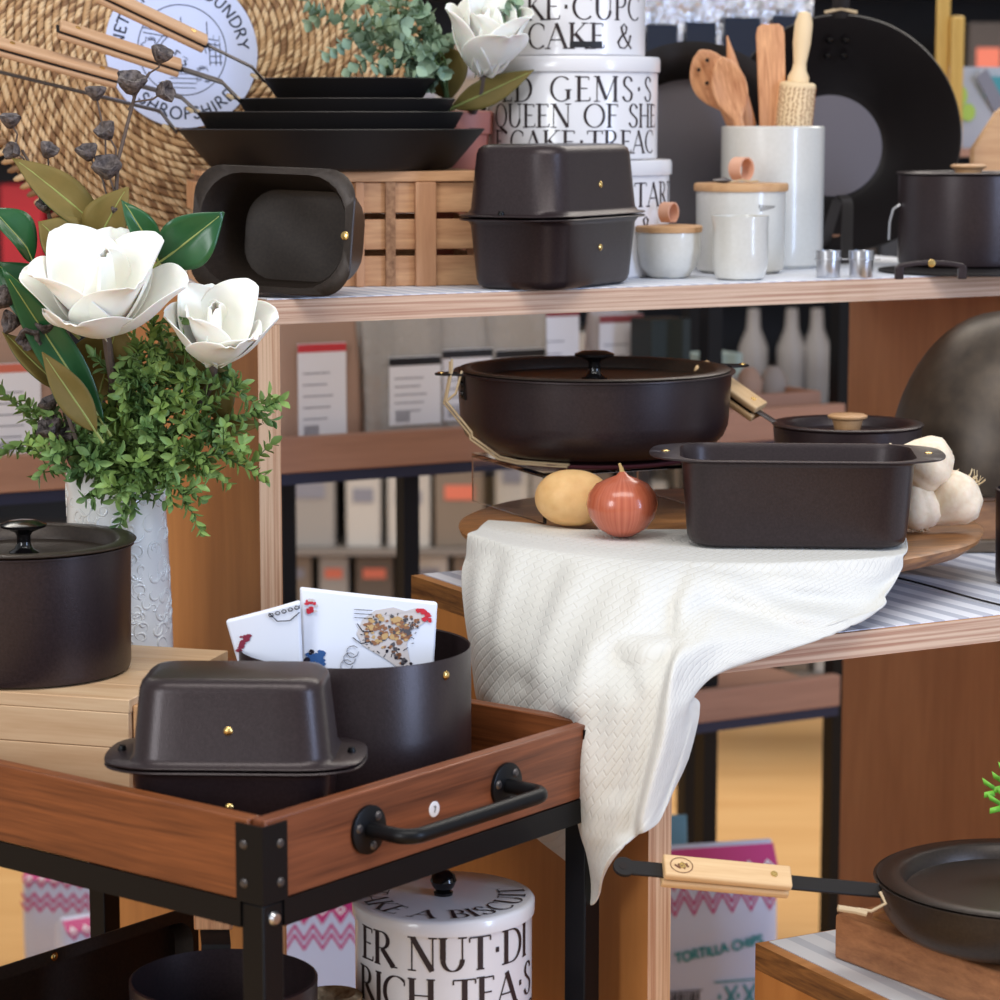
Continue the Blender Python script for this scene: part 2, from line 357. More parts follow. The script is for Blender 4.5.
MB().box(.3, RS1, .0, .44, RZ[2]-.012, RZ[2]).build('shelf_board', RACKW, rack)
a = Vector((posts[2], .43, .46)); b = Vector((posts[1]-.15, .43, -.02+.02))
MB().tube([a, b], .008, 8).build('brace', CARTBLK, rack)
MB().tube([Vector((posts[1], .43, .3)), Vector((posts[1]-.3, .43, .02))], .008, 8).build('brace', CARTBLK, rack)

def rpos(px, dt, z): s_ = col(U(0, TR+dt), E, px, z+.05); return U(s_, TR+dt, z)
# kraft pouch with label
def pouch(name, label, px, dt, z, wd, h, th, m, lab=None, group=None, cat='bag', labtop=None, rz=0, lw=.62, lh=.5, lz=.12):
    p = rpos(px, dt, z)
    t = thing(name, label, cat, (p.x, p.y, z+.0005), ANG+rz, group)
    rings = []
    for i, f in enumerate([0, .04, .2, .5, .8, .93, 1]):
        k = [.86, 1, 1, .9, .55, .16, .06][i]; ww = [.94, 1, 1, 1, 1, 1, 1][i]
        rings.append(rr(wd*ww, max(th*k, .003), min(.012, th*k*.4+.001), h*f, 4, 5))
    MB().loft(rings).build('pouch', m, t)
    if lab:
        y0 = -th/2-.0008
        mb = MB(); n = 6
        for i in range(n):
            pass
        mb.box(-wd*lw/2, wd*lw/2, y0-.0006, y0, h*lz, h*(lz+lh)); mb.build('paper_label', lab, t, smooth=False)
        if labtop: MB().box(-wd*lw/2, wd*lw/2, y0-.0012, y0-.0007, h*(lz+lh)-.012, h*(lz+lh)-.001).build('label_band', labtop, t, smooth=False)
        q = MB()
        for i in range(5): q.box(-wd*lw*.4, wd*lw*(.1+.06*(i % 3)), y0-.0012, y0-.0007, h*(lz+lh*(.2+.12*i)), h*(lz+lh*(.2+.12*i))+.0015)
        for i in range(9): q.box(-wd*lw*.38+i*.0025, -wd*lw*.38+i*.0025+.0012, y0-.0012, y0-.0007, h*lz+.004, h*lz+.018)
        q.build('label_print', GREYP, t, smooth=False)
    return t
pouch('kraft_bag', 'brown paper bag with red-topped white label behind the left plywood upright', 313, .06, RZ[0], .125, .21, .06, KRAFT, WHITEP, None, 'bag', RED, 0, .58, .62, .06)
pouch('kraft_bag', 'brown paper bag with white label at far left behind the flowers', 8, .06, RZ[0], .14, .24, .06, KRAFT, WHITEP, None, 'bag', ORNG, 0, .5, .5, .06)
i = 0
for px, dt, wd, h, lb in [(378, .05, .05, .185, None), (410, .05, .10, .19, BLACKP), (462, .06, .10, .20, BLACKP), (515, .055, .10, .195, BLACKP), (362, .12, .055, .19, None)]:
    L_ = ['clear packet of brown crackers just right of the kraft bag', 'clear packet with white label and barcode left of the big lidded pan', 'clear packet with dark-topped label behind the left pan handle',
          'clear packet with dark-topped label behind the rim of the big lidded pan', 'short cracker packet close beside the kraft bag'][i]; i += 1
    t = pouch('cracker_packet', L_, px, dt, RZ[0], wd, h, .03, BAGCL, WHITEP if lb else None, 'cracker packets on the rack shelf', 'packet', lb, 0, .8, .5, .12)
    MB().box(-wd*.35, wd*.35, -.006, .006, .006, h*.5).build('crackers', BREAD, t, bevel=.003)
for px, dt, h, l in [(548, .2, .165, 'white paper bag with dark red stripe behind the big pan, left of two'), (612, .2, .15, 'white paper bag with bright red stripe behind the big pan, right of two')]:
    pouch('flour_bag', l, px, dt, RZ[0], .085, h+.03, .05, mat('grey_white_paper', rgb(196, 190, 190), .6), WHITEP, 'white bags behind the big pan', 'bag', mat('dull_red_print', rgb(150, 70, 72), .6), 0, .9, .8, .05)
for px, dt, h, wd, m_, l in [(660, .12, .15, .07, mat('dark_green_tin', rgb(34, 44, 42), .5), 'dark green box behind the right side of the big pan'), (714, .30, .075, .07, mat('pale_blue_box', rgb(160, 186, 184), .6), 'pale blue box peeping over the big pan rim')]:
    p = rpos(px, dt, RZ[0]); tag(MB().box(-wd/2, wd/2, -.03, .03, 0, h).build('carton', m_, None, loc=(p.x, p.y, RZ[0]+.0005), rot=(0, 0, ANG), bevel=.002), l, 'box')
p = rpos(780, .0, RZ[0])
cr = thing('timber_crate', 'low reddish timber crate behind the saucepan handle', 'crate', (p.x, p.y+.05, RZ[0]+.0005), ANG)
MB().box(-.12, .075, -.01, 0, 0, .036).build('front_board', RACKW, cr, bevel=.001); MB().box(-.12, .075, .18, .19, 0, .036).build('back_board', RACKW, cr, bevel=.001)
MB().box(-.12, -.11, 0, .18, 0, .036).build('side_board', RACKW, cr, bevel=.001); MB().box(.065, .075, 0, .18, 0, .036).build('side_board', RACKW, cr, bevel=.001); MB().box(-.11, .065, 0, .18, 0, .01).build('base_board', RACKW, cr)
for k in range(4):
    q = p+Vector((0, .05, 0)); c_, s_ = cos(ANG), sin(ANG); lx = -.08+.045*k; ly = .09
    w_ = MB().lathe([(0, 0), (.02, 0), (.022, .035), (.014, .05), (.008, .056), (0, .056)], 12)
    tag(w_.build('wrapped_jar', [KRAFT, mat('grey_cloth', rgb(150, 140, 132), .8)][k % 2], None, loc=(q.x+lx*c_-ly*s_, q.y+lx*s_+ly*c_, RZ[0]+.011)), 'small paper-wrapped jar standing in the low timber crate', 'jar', 'wrapped jars in the low crate')
k = 0
for px, wd, h in [(655, .062, .225), (694, .062, .23), (735, .075, .24), (785, .085, .245), (560, .07, .22)]:
    L_ = ['silver foil snack pouch leftmost of the row above the grey frying pan', 'silver foil pouch second from the left in the row above the grey pan', 'silver foil pouch with dark panel behind the wooden spoons', 'bright silver foil pouch behind the flat wooden spatula', 'silver foil pouch hidden beside the top tin'][k]; k += 1
    p = rpos(px, .04, RZ[2])
    t = thing('foil_pouch', L_, 'pouch', (p.x, p.y, RZ[2]+.0005), ANG, 'foil pouches on the back rack')
    rings = [rr(wd*1.1, max(.03*q_, .004), min(.01, .012*q_+.001), h*f, 4, 5) for f, q_ in [(0, .8), (.1, 1), (.6, .8), (.85, .3), (1, .1)]]
    MB().loft(rings).build('pouch', FOIL, t); MB().box(-wd*.42, wd*.42, -.0175, -.0158, h*.12, h*.80).build('front_panel', mat('navy_panel', rgb(34, 40, 56), .25), t, bevel=.0005)
p = rpos(722, .15, RZ[2])
for px, c_, l in [(680, rgb(170, 186, 50), 'yellow-green bag top peeping above the foil pouches'), (760, rgb(96, 104, 70), 'olive bag top peeping above the foil pouches')]:
    p = rpos(px, .2, RZ[2]); tag(MB().loft([rr(.12, .06, .02, 0), rr(.12, .05, .02, .2), rr(.12, .01, .004, .26)]).build('tall_bag', mat('bag_'+l[:6], c_, .5), None, loc=(p.x, p.y, RZ[2]+.0005), rot=(0, 0, ANG)), l, 'bag')
# right end of the rack: green printed pack, yellow wooden tool
p = rpos(975, .06, RZ[2])
t = thing('printed_pack', 'white pack with green and grey print behind the wooden knob of the top right pot', 'packet', (p.x, p.y, RZ[2]+.0005), ANG)
MB().loft([rr(.15, .03, .01, 0), rr(.15, .035, .01, .05), rr(.15, .006, .002, .125)]).build('pack', mat('dull_white_pack', rgb(176, 178, 184), .5), t)
mb = MB()
for x, z, r_ in [(-.05, .08, .018), (-.03, .055, .014), (.02, .09, .015), (-.055, .035, .012)]: mb.lathe([(0, 0), (r_, 0)], 14, M=T(x, -.0215, z) @ R(90, 'X'))
mb.build('green_print', mat('lime_print', rgb(170, 200, 90), .5), t)
MB().box(-.012, .012, -.024, -.0215, -.05, .05, M=T(.02, 0, .075) @ R(-35, 'Y')).build('grey_print', GREYP, t)
MB().box(.0, .075, -.0235, -.0212, .08, .11).build('teal_print', TEAL, t)
BAMB = wood('bamboo', rgb(214, 176, 96), rgb(184, 144, 66), 'Z', 60, 4)
for dx, h, l in [(0, .32, 'tall yellow bamboo paddle hanging behind the big wok, rear one'), (13, .2, 'shorter yellow bamboo paddle behind the big wok, front one')]:
    p = rpos(941+dx*1.1, .02-dx*.001, RZ[2]-.001)
    tag(MB().box(-.012, .012, -.004, .004, 0, h).build('bamboo_paddle', BAMB, None, loc=(p.x, p.y, RZ[2]+.0005), rot=(0, 0, ANG), bevel=.0035), l, 'utensil')

# ---------------- far gondola with stock ----------------
GY = 6.3
gon = thing('far_gondola', 'dark blurred shop shelving at the far end of the aisle', 'shelving', (0, GY, 0), 0)
DK = mat('dark_gondola', rgb(48, 46, 48), .7)
MB().box(-3, 3.2, .5, .54, 0.05, 2.9).build('back_board', DK, gon)
GZ = [.02, .17, .325, .62, .95, 1.3, 1.65, 2.05]
for z in GZ: MB().box(-3, 3.2, 0, .5, z-.012, z).build('shelf_board', mat('grey_shelf', rgb(120, 112, 106), .6), gon)
for x in (-3, 3.16): MB().box(x, x+.04, 0, .5, 0, 2.9).build('end_panel', DK, gon)
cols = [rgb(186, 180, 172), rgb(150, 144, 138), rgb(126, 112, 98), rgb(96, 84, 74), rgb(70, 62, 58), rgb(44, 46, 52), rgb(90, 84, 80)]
rnd = random.Random(5)
cn = dict(zip(GZ, ['bottom', 'second', 'third', 'fourth', 'fifth', 'sixth', 'seventh', 'top']))
for zi, z in enumerate(GZ[:7]):
    x = -.75 if z < 1.2 else -.2
    while x < 1.7:
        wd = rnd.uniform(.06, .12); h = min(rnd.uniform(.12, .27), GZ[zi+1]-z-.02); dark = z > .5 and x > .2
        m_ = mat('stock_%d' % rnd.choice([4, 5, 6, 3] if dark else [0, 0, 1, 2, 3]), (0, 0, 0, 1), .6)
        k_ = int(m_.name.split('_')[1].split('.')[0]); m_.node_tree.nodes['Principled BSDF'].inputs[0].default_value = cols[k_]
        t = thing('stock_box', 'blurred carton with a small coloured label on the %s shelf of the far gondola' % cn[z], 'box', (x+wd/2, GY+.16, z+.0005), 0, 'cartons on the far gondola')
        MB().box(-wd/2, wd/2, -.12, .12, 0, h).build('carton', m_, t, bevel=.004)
        MB().box(-wd*.3, wd*.3, -.1225, -.1203, h*.6, h*.78).build('label', ORNG if rnd.random() < .45 else GREYP, t)
        x += wd+rnd.uniform(.004, .03)
rp_ = at_far = pix(22, 200, Y=6.42)
tr0 = thing('red_carton', 'bright red box far away at the left edge below the woven tray', 'box', (rp_.x, 6.46, .9505), 0)
MB().box(-.045, .055, -.08, .08, 0, .24).build('carton', mat('bright_red_box', rgb(176, 30, 42), .5), tr0, bevel=.003)
# white coat-like bottles, mid right
for px, h in [(790, .3), (815, .26), (752, .28)]:
    p = pix(px, 440, Y=5.6)
    tag(MB().lathe([(0, 0), (.022, 0), (.03, .12), (.03, .17), (.014, .21), (.012, .25), (0, .25)], 20).build('white_bottle', mat('milky_white', rgb(128, 124, 122), .4), None, loc=(p.x, 6.42, 1.2505) if False else (p.x*1.0, 5.6, .7005)), {790: 'pale blurred bottle in the middle behind the low crate', 815: 'pale blurred bottle nearest the black rack post', 752: 'pale blurred bottle leftmost behind the low crate'}[px], 'bottle', 'pale bottles behind the rack')
tbl = thing('side_table', 'dark table holding the pale bottles beyond the rack', 'table', (.62, 5.6, 0), 0)
MB().box(-.35, .35, -.2, .2, .67, .7).build('table_top', DK, tbl, bevel=.003)
for x in (-.33, .31):
    for y in (-.18, .16): MB().box(x, x+.02, y, y+.02, 0, .67).build('leg', DK, tbl)

# ---------------- chip bags on the floor ----------------
def chips(px, Y, label, wd, h, rz, lean=0):
    p = pix(px, 900, Y=Y)
    t = thing('chips_bag', label, 'bag', (p.x, p.y, .001), rz, 'tortilla chip bags on the floor')
    def prof(f): return [.1, .8, 1, .95, .6, .1][f]
    fs = [0, .08, .35, .6, .9, 1]
    MB().loft([rr(wd*(.96 if i in (0, 5) else 1), .09*prof(i), .03*prof(i), h*f, 5, 7) for i, f in enumerate(fs)]).build('bag', mat('white_bag', rgb(206, 214, 238), .4), t, rot=(radians(lean), 0, 0))
    def y_at(x, z):
        f = z/h; 
        for a in range(5):
            if fs[a] <= f <= fs[a+1]: k = prof(a)+(prof(a+1)-prof(a))*(f-fs[a])/(fs[a+1]-fs[a]); break
        return -.09*k/2-.0015-abs(x)*0
    def strip(pts, m, nm):
        pass
    mb = MB(); n = 8
    zz = lambda x, z: (x, y_at(x, min(z, h*.999)), z)
    def quad(mb_, x0, z0, x1, z1, x2, z2, x3, z3): mb_.add([zz(x0, z0), zz(x1, z1), zz(x2, z2), zz(x3, z3)], [(0, 1, 2, 3)])
    w2 = wd/2*.97; nT = 7; st = 2*w2/nT
    for i in range(nT):
        x = -w2+i*st
        mb.add([zz(x, h*.99), zz(x, h*.9), zz(x+st/2, h*.82), zz(x+st, h*.9), zz(x+st, h*.99)], [(0, 1, 2, 3, 4)])
        for q in (1, 2):
            dz = -.013*q-.004
            mb.add([zz(x, h*.9+dz), zz(x, h*.9+dz-.006), zz(x+st/2, h*.82+dz-.006), zz(x+st/2, h*.82+dz)], [(0, 1, 2, 3)])
            mb.add([zz(x+st, h*.9+dz), zz(x+st/2, h*.82+dz), zz(x+st/2, h*.82+dz-.006), zz(x+st, h*.9+dz-.006)], [(0, 1, 2, 3)])
    mb.build('zigzag_print', MAGENTA, t, smooth=False, rot=(radians(lean), 0, 0))
    d_ = MB()
    for i in range(nT):
        x = -w2+i*st+st/2; z = h*.905; r_ = st*.3
        a = [(x, z+r_), (x-r_, z), (x, z-r_), (x+r_, z)]; b_ = [(x+(q[0]-x)*.45, z+(q[1]-z)*.45) for q in a]
        for j in range(4):
            k_ = (j+1) % 4; pts = [a[j], a[k_], b_[k_], b_[j]]
            d_.add([(q[0], y_at(q[0], q[1])-.0012, q[1]) for q in pts], [(0, 1, 2, 3)])
    d_.build('diamond_print', WHITEP, t, smooth=False, rot=(radians(lean), 0, 0))
    return t, y_at
t, ya = chips(705, 3.72, 'white chip bag with pink zigzag top and teal lettering right of the plywood upright', .205, .32, radians(14))
def on(z_off=0): return lambda x, y: (x*cos(.14)-y*sin(.14), ya(0, min(.31, max(0, y+z_off)))-.001, z_off+y*cos(.14)+x*sin(.14))
text_mb('TORTILLA CHIPS', .0135, on(.17), serif=False, TN=.24, x_off=.008).build('lettering', TEAL, t, smooth=False)
mb = MB()
for x in [-.075+.0045*i for i in range(12)]: mb.box(x, x+(.003 if int(x*1e4) % 2 else .0015), -.0462, -.0452, .05, .085)
mb.box(-.08, -.018, -.0462, -.0452, .087, .0885); mb.box(-.08, -.018, -.0462, -.0452, .047, .0485)
mb.build('barcode', BLACKP, t, smooth=False, loc=(0, -.0005, .032))
mb = MB()
for i in range(3):
    x = .015+i*.028
    for s_ in (-1, 1): mb.box(-.018, .018, -.0005, .0005, -.002, .002, M=T(x+.01, -.0462, .075) @ R(s_*60, 'Y'))
    mb.add([(x-.004, -.0462, .075), (x-.007, -.0462, .069), (x-.01, -.0462, .075), (x-.007, -.0462, .081)], [(0, 1, 2, 3)])
mb.box(.0, .09, -.0466, -.0458, .096, .0985); mb.box(.0, .09, -.0466, -.0458, .052, .0545)
mb.build('teal_band', TEAL, t, smooth=False, loc=(0, -.0005, .032))
mb = MB()
for i in range(4): mb.lathe([(0, 0), (.006, 0)], 10, M=T(.01+.02*i, -.0465, .042) @ R(90, 'X'))
mb.build('pink_dots', MAGENTA, t, smooth=False, loc=(0, -.0005, .032))
chips(322, 3.75, 'white chip bag with pink zigzag top seen between cart leg and round tin', .19, .245, radians(4))
chips(72, 4.15, 'chip bag with bright pink top behind the left cart leg', .15, .165, radians(-4))
chips(105, 3.95, 'chip bag with darker pink top nearest the left cart leg', .15, .15, radians(30))
p = pix(666, 840, Y=3.86)
tag(MB().loft([rr(.07, .03, .01, 0), rr(.07, .04, .012, .12), rr(.06, .004, .001, .325)]).build('teal_packet', mat('dusty_teal', rgb(110, 152, 166), .5), None, loc=(p.x, p.y, .001)), 'teal packet standing behind the pink and white chip bag', 'packet')

# ---------------- serving cart ----------------
CT = pix(262, 822, z=.83); CA = atan2(.788, .615)
cart = thing('serving_cart', 'black metal serving cart with stained timber tray in the left foreground', 'cart', (CT.x, CT.y, 0), CA)
CW, CLn = .430, .625; tz0, tz1 = .766, .83
def CP_(x, y, z=0):
    c, s = cos(CA), sin(CA); return Vector((CT.x+x*c-y*s, CT.y+x*s+y*c, z))
tk = .014
MB().box(.004, CW-.004, 0.0, tk, tz0, tz1).build('tray_side', CARTW, cart, bevel=.0012)
MB().box(.004, CW-.004, CLn-tk, CLn, tz0, tz1).build('tray_side', CARTW, cart, bevel=.0012)
MB().box(0.0, tk, tk+.0003, CLn-tk-.0003, tz0, tz1).build('tray_side', CARTWY, cart, bevel=.0012)
MB().box(CW-tk, CW, tk+.0003, CLn-tk-.0003, tz0, tz1).build('tray_side', CARTWY, cart, bevel=.0012)
MB().box(tk, CW-tk, tk, CLn-tk, tz0, tz0+.008).build('tray_floor', CARTW, cart)
MB().box(.001, CW-.001, .001, CLn-.001, tz0-.001, tz0-.0002)
lg = .022
def rail(nm, z0, z1):
    e = -.0015
    for (a, b, c_, d_) in [(lg, CW-lg, e, e+.003), (lg, CW-lg, CLn-.003-e, CLn-e), (e, e+.003, lg, CLn-lg), (CW-.003-e, CW-e, lg, CLn-lg)]:
        MB().box(a, b, c_, d_, z0, z1).build(nm, CARTBLK, cart)
rail('frame_rail', tz0-.021, tz0-.0002); rail('lower_rail', .475, .497)
MB().box(lg, CW-lg, .0025, .014, tz0-.0035, tz0-.0015).build('rail_lip', CARTBLK, cart)
MB().box(.003, CW-.003, .003, CLn-.003, .497, .508).build('lower_shelf', CARTW, cart, bevel=.001)
screw = lambda M: MB().lathe([(0, .0018), (.0025, .0016), (.0038, 0)], 14, M=M)
for x in (0, CW-lg):
    for y in (0, CLn-lg):
        MB().box(x, x+lg, y, y+lg, 0, tz0-.0015).build('leg', CARTBLK, cart, bevel=.001)
for (x, y, sx, sy) in [(0, 0, 1, 1), (CW, 0, -1, 1), (0, CLn, 1, -1), (CW, CLn, -1, -1)]:
    mb = MB(); X0, X1 = sorted((x-.0016*sx, x+.026*sx)); Y0, Y1 = sorted((y-.0016*sy, y-.0002*sy))
    mb.box(X0, X1, Y0, Y1, tz0-.0005, tz1-.004)
    X0, X1 = sorted((x-.0016*sx, x-.0002*sx)); Y0, Y1 = sorted((y-.0002*sy, y+.026*sy)); mb.box(X0, X1, Y0, Y1, tz0-.0005, tz1-.004)
    br = mb.build('corner_bracket', CARTBLK, cart, smooth=False)
    for z in (tz0+.014, tz1-.02):
        if sy > 0: screw(T(x+.018*sx, y-.0016, z) @ R(90, 'X')).build('screw', DSTEEL, br)
        if sx > 0: screw(T(x-.0016, y+.018*sy, z) @ R(-90, 'Y')).build('screw', DSTEEL, br)
for x in (.012, CW-.012): MB().lathe([(0, .003), (.004, .0028), (.0055, 0)], 16, M=T(x, -.0001, tz0-.013) @ R(90, 'X')).build('bolt', STEEL if x < .1 else DSTEEL, cart)
Ed = Vector((cos(CA), sin(CA), 0))
h1, h2 = col(CT, Ed, 367, .797), col(CT, Ed, 505, .797); hz = (tz0+tz1)/2+.001
hb = MB(); off = .044; pts = [(h1, -.002, hz), (h1, -off+.014, hz)]
for i in range(1, 7): a = radians(90*i/6); pts.append((h1+.014-.014*cos(a), -off+.014-.014*sin(a), hz))
pts += [(h1+(h2-h1)*i/5, -off, hz) for i in range(1, 5)]
for i in range(0, 7): a = radians(90*i/6); pts.append((h2-.014+.014*sin(a), -off+.014-.014*cos(a), hz))
pts.append((h2, -.002, hz))
hnd = hb.tube(pts, .0062, 16).build('handle_bar', CARTBLK, cart)
for x in (h1, h2):
    fl = MB().lathe([(0, .0035), (.0185, .0035), (.0195, .003), (.0195, 0), (0, 0)], 32, M=T(x, -.0002, hz) @ R(90, 'X')).build('flange', CARTBLK, hnd)
    for a in (45, 165, 285): screw(T(x+.0135*cos(radians(a)), -.0036, hz+.0135*sin(radians(a))) @ R(90, 'X')).build('screw', DSTEEL, hnd)
xs = col(CT, Ed, 434, .81)
st = MB().lathe([(0, .0006), (.0062, .0006), (.0065, 0), (0, 0)], 28, M=T(xs, -.0001, hz-.001) @ R(90, 'X')).build('price_sticker', WHITEP, cart)
text_mb('7', .005, lambda x, y: (xs+x, -.0009, hz-.0035+y), serif=False, TN=.2).build('sticker_digit', BLACKP, st, smooth=False)
MB().lathe([(0, .0004), (.009, .0004), (.009, 0), (0, 0)], 20, M=T(h1-.05, 0, hz-.01) @ R(90, 'X'))
# ---------------- cookware builders ----------------
def rnd_at(px, py, z, r):
    f = pix(px, py, z=z); d = Vector((f.x, f.y, 0)).normalized(); return Vector((f.x+d.x*r, f.y+d.y*r, z))
def at_depth(px, Y, z):
    # point at height z in photo column px at distance Y
    u = (px-500)/FP; return Vector((u*(Y*CP-(z-H)*SP), Y, z))
RIVET = lambda r=.004: [(r, 0), (r, .0008), (r*.7, .002), (0, .0026)]
def loaf_tin(label, loc, L, W, h, rz, group=None, m=IRON, root=None, rot=None, flange_up=True, ext=.022, rivet_top=True, name='loaf_tin', side=True):
    t = thing(name, label, 'loaf tin', loc, rz, group, rot) if root is None else root
    tk = .0016; r1 = .03*L/.2; w0, d0 = L-.015, W-.013
    rings = [rr(w0-.026, d0-.026, r1*.6, 0), rr(w0-.013, d0-.013, r1*.8, .0013), rr(w0-.005, d0-.005, r1*.9, .0045), rr(w0-.001, d0-.001, r1*.95, .010), rr(L-.005, W-.005, r1, h-.006), rr(L, W, r1, h-.0015),
             rr(L+.008, W+.008, r1+.004, h-.0006, bx=ext), rr(L+.0095, W+.0095, r1+.005, h+.0003, bx=ext), rr(L+.008, W+.008, r1+.004, h+.0012, bx=ext),
             rr(L-.001, W-.001, r1, h+.0012), rr(L-.006, W-.006, r1-.001, h-.004), rr(w0-.004, d0-.004, r1*.9, .012), rr(w0-.014, d0-.014, r1*.75, .0055), rr(w0-.028, d0-.028, r1*.55, .003)]
    MB().loft(rings).build('body', m, t, angle=50)
    for s in (-1, 1):
        MB().lathe([(0, h+.0012), (.0, h+.0016)] + [(0, h+.002)], 4)
        if rivet_top: MB().lathe([(.0042, h+.0012), (.0042, h+.0018), (.002, h+.0026), (0, h+.0022)], 18, M=T(s*(L/2+ext*.55), 0, 0)).build('rivet', BRASS, t)
    for s in ((-1, 1) if side else ()):
        sl = math.atan((.0075)/h)
        MB().lathe(RIVET(.0036), 18, M=T(0, s*(W/2-.0038-(.4)*.0), h*.58) @ R(-90*s, 'X') @ T(0, 0, -.0012)).build('side_rivet', BRASS, t)
    return t
def covered_loaf(label, loc, L, W, h, rz, group=None, ext=.02):
    t = thing('covered_loaf_tin', label, 'loaf tin', loc, rz, group)
    loaf_tin(None, None, L, W, h, 0, root=t, rivet_top=False, ext=ext); 
    for ch in list(t.children):
        if ch.name.startswith('body'): ch.name = 'tin_base'
    lid = bpy.data.objects.new('lid', None); C.objects.link(lid); lid.parent = t; lid.location = (0, 0, 2*h+.0045); lid.rotation_euler = (pi, 0, 0)
    loaf_tin(None, None, L, W, h, 0, root=lid, rivet_top=False, ext=ext)
    for s in (-1, 1):
        MB().lathe([(0, 0), (.0035, .0), (.0035, .0035), (.0025, .006), (0, .006)], 16, M=T(s*(L/2+.011), 0, h+.0015+.002)).build('locating_pin', CARTBLK, t)
    return t
def pan_body(t, r0, r1, h, flare='curve', m=IRON, tk=.002, name='body', lip=0, n=72):
    if flare == 'curve':
        out = [(r0-.004, 0), (r0+.006, .004)] + [(r0+(r1-r0)*sin(radians(90*i/8))**1.0, h*(1-cos(radians(90*i/8)))) for i in range(2, 9)]
    elif flare == 'slope': out = [(r0-.004, 0), (r0, .0015), (r0+.003, .004), (r1, h)]
    else: out = [(r0-.006, 0), (r0-.001, .002), (r0+(r1-r0)*.1, .008), (r1, h)]
    prof = [(0, 0)]+out
    if lip: prof += [(r1+lip, h+.0006), (r1+lip, h+.002)]
    prof += [(r1-tk, h+.001)]
    prof += [(max(a-tk, .001), b+(tk if b < h*.5 else 0)) for a, b in out[::-1] if b < h-.0005]
    prof += [(0, .003)]
    return MB().lathe(prof, n).build(name, m, t, angle=40)
def flat_lid(t, r, z, m=IRON, knob='iron', drop=.009, rim=.012, parent=None):
    prof = [(0, z-drop), (r-rim-.008, z-drop), (r-rim-.004, z-drop+.001), (r-rim, z+.0005), (r-rim+.004, z+.0024), (r, z+.002), (r+.001, z+.001), (r, z-.0002), (r-rim+.002, z-.0005), (r-rim-.004, z-drop-.0008), (0, z-drop-.0012)]
    lid = MB().lathe(prof, 72).build('lid', m, t, angle=50)
    if knob == 'iron':
        MB().lathe([(0, 0), (.0115, 0), (.012, .0015), (.0075, .004), (.0055, .008), (.0055, .0145), (.0075, .0175), (.018, .0215), (.0185, .0235), (.012, .026), (0, .0268)], 32, M=T(0, 0, z-drop) @ Matrix.Scale(1.12, 4)).build('knob', IRONG, lid)
    elif knob == 'wood':
        MB().lathe([(0, 0), (.011, 0), (.0135, .004), (.016, .014), (.0205, .0165), (.021, .0185), (.018, .02), (0, .0205)], 32, M=T(0, 0, z-drop)).build('knob', LIDW, lid, label='turned wooden knob')
    return lid
def bar_handle(t, base, tip, w=.022, grip=(.45, 1.0), thick=.003, gth=.008, mw=None, gm=None, tail=.0, ang_drop=None, hole=True, metal=IRONM, up=(0, 0, 1), roll=0):
    "flat steel handle from base to tip (in t's frame) with two wooden scales"
    base = Vector(base); tip = Vector(tip); X = (tip-base).normalized(); Lh = (tip-base).length
    Z = Vector(up); Z = (Z-X*Z.dot(X)).normalized(); Y = Z.cross(X); M = Matrix(((X.x, Y.x, Z.x, base.x), (X.y, Y.y, Z.y, base.y), (X.z, Y.z, Z.z, base.z), (0, 0, 0, 1)))
    M = M @ R(roll, 'X')
    mw = mw or w*.84; h = MB().box(0, Lh+tail, -mw/2, mw/2, -thick/2, thick/2).build('handle', metal, t, bevel=.0012); h.matrix_local = M
    if grip:
        for s in (-1, 1):
            g = MB().loft([[(p[2]*1.0, p[0], p[1]*.0+p[1]) for p in rr(w, gth, .0025, Lh*q_, 4, 2)] for q_ in grip], M=T(0, 0, s*(thick/2+gth/2+.0001)))
            sc = g.build('grip', gm or HANDW, h, bevel=.0012, angle=50)
            if s > 0:
                for f in (.14, .86): MB().lathe([(0, 0), (.003, 0), (.003, .0006), (0, .0006)], 14, M=T(Lh*(grip[0]+(grip[1]-grip[0])*f), 0, thick/2+gth)).build('rivet', BRASS, h)
    return h

# ================= top shelf =================
ZS = ZU+.0014
# crate
p = pix(203, 289, z=ZS); q = pix(487, 285.5, z=ZS); crz = atan2(q.y-p.y, q.x-p.x); cw = (q-p).length; chh = .1185
crate = thing('slatted_crate', 'slatted timber crate on the top shelf carrying the stack of frying pans', 'crate', p, crz)
cdp = .20; st_ = .008; sh = .0315; gap = .0066
for k in range(3):
    z0 = k*(sh+gap)
    for y0 in (.006, cdp-.006-st_): MB().box(.0, cw, y0, y0+st_, z0+.0002, z0+sh).build('slat', CRATE, crate, bevel=.001)
    for x0 in (0.0, cw-st_): MB().box(x0+.0006, x0+st_-.0006, .006+st_+.0002, cdp-.006-st_-.0002, z0+.0002, z0+sh).build('slat', CRATE, crate, bevel=.001)
ed = Vector((cos(crz), sin(crz), 0))
MB().box(.001, cw-.001, .0006, .0058+st_, .1085, chh+.0008).build('top_rail', CRATE, crate, bevel=.001)
for x, hw0 in ((.012, .0105), (col(p, ed, 360, ZS+.05), .0045), (col(p, ed, 426, ZS+.05), .011)):
    MB().box(x-hw0, x+hw0, -.0015, .0058, 0, .1082).build('upright', CRATEZ, crate, bevel=.0012)
x = col(p, ed, 391, ZS+.05)
MB().box(x-.005, x+.005, .001, .0058, 0, .1082).build('corner_strip', wood('end_grain', rgb(176, 132, 96), rgb(110, 70, 44), 'Y', 160, 40, .6), crate)
for x0, x1 in ((.008, .018), (cw-.018, cw-.008)):
    for y0 in (.016, cdp-.026): MB().box(x0, x1, y0, y0+.01, .001, chh).build('corner_post', CRATEZ, crate)
MB().box(.02, cw-.02, .03, cdp-.03, .0005, .006).build('base_board', CRATE, crate)
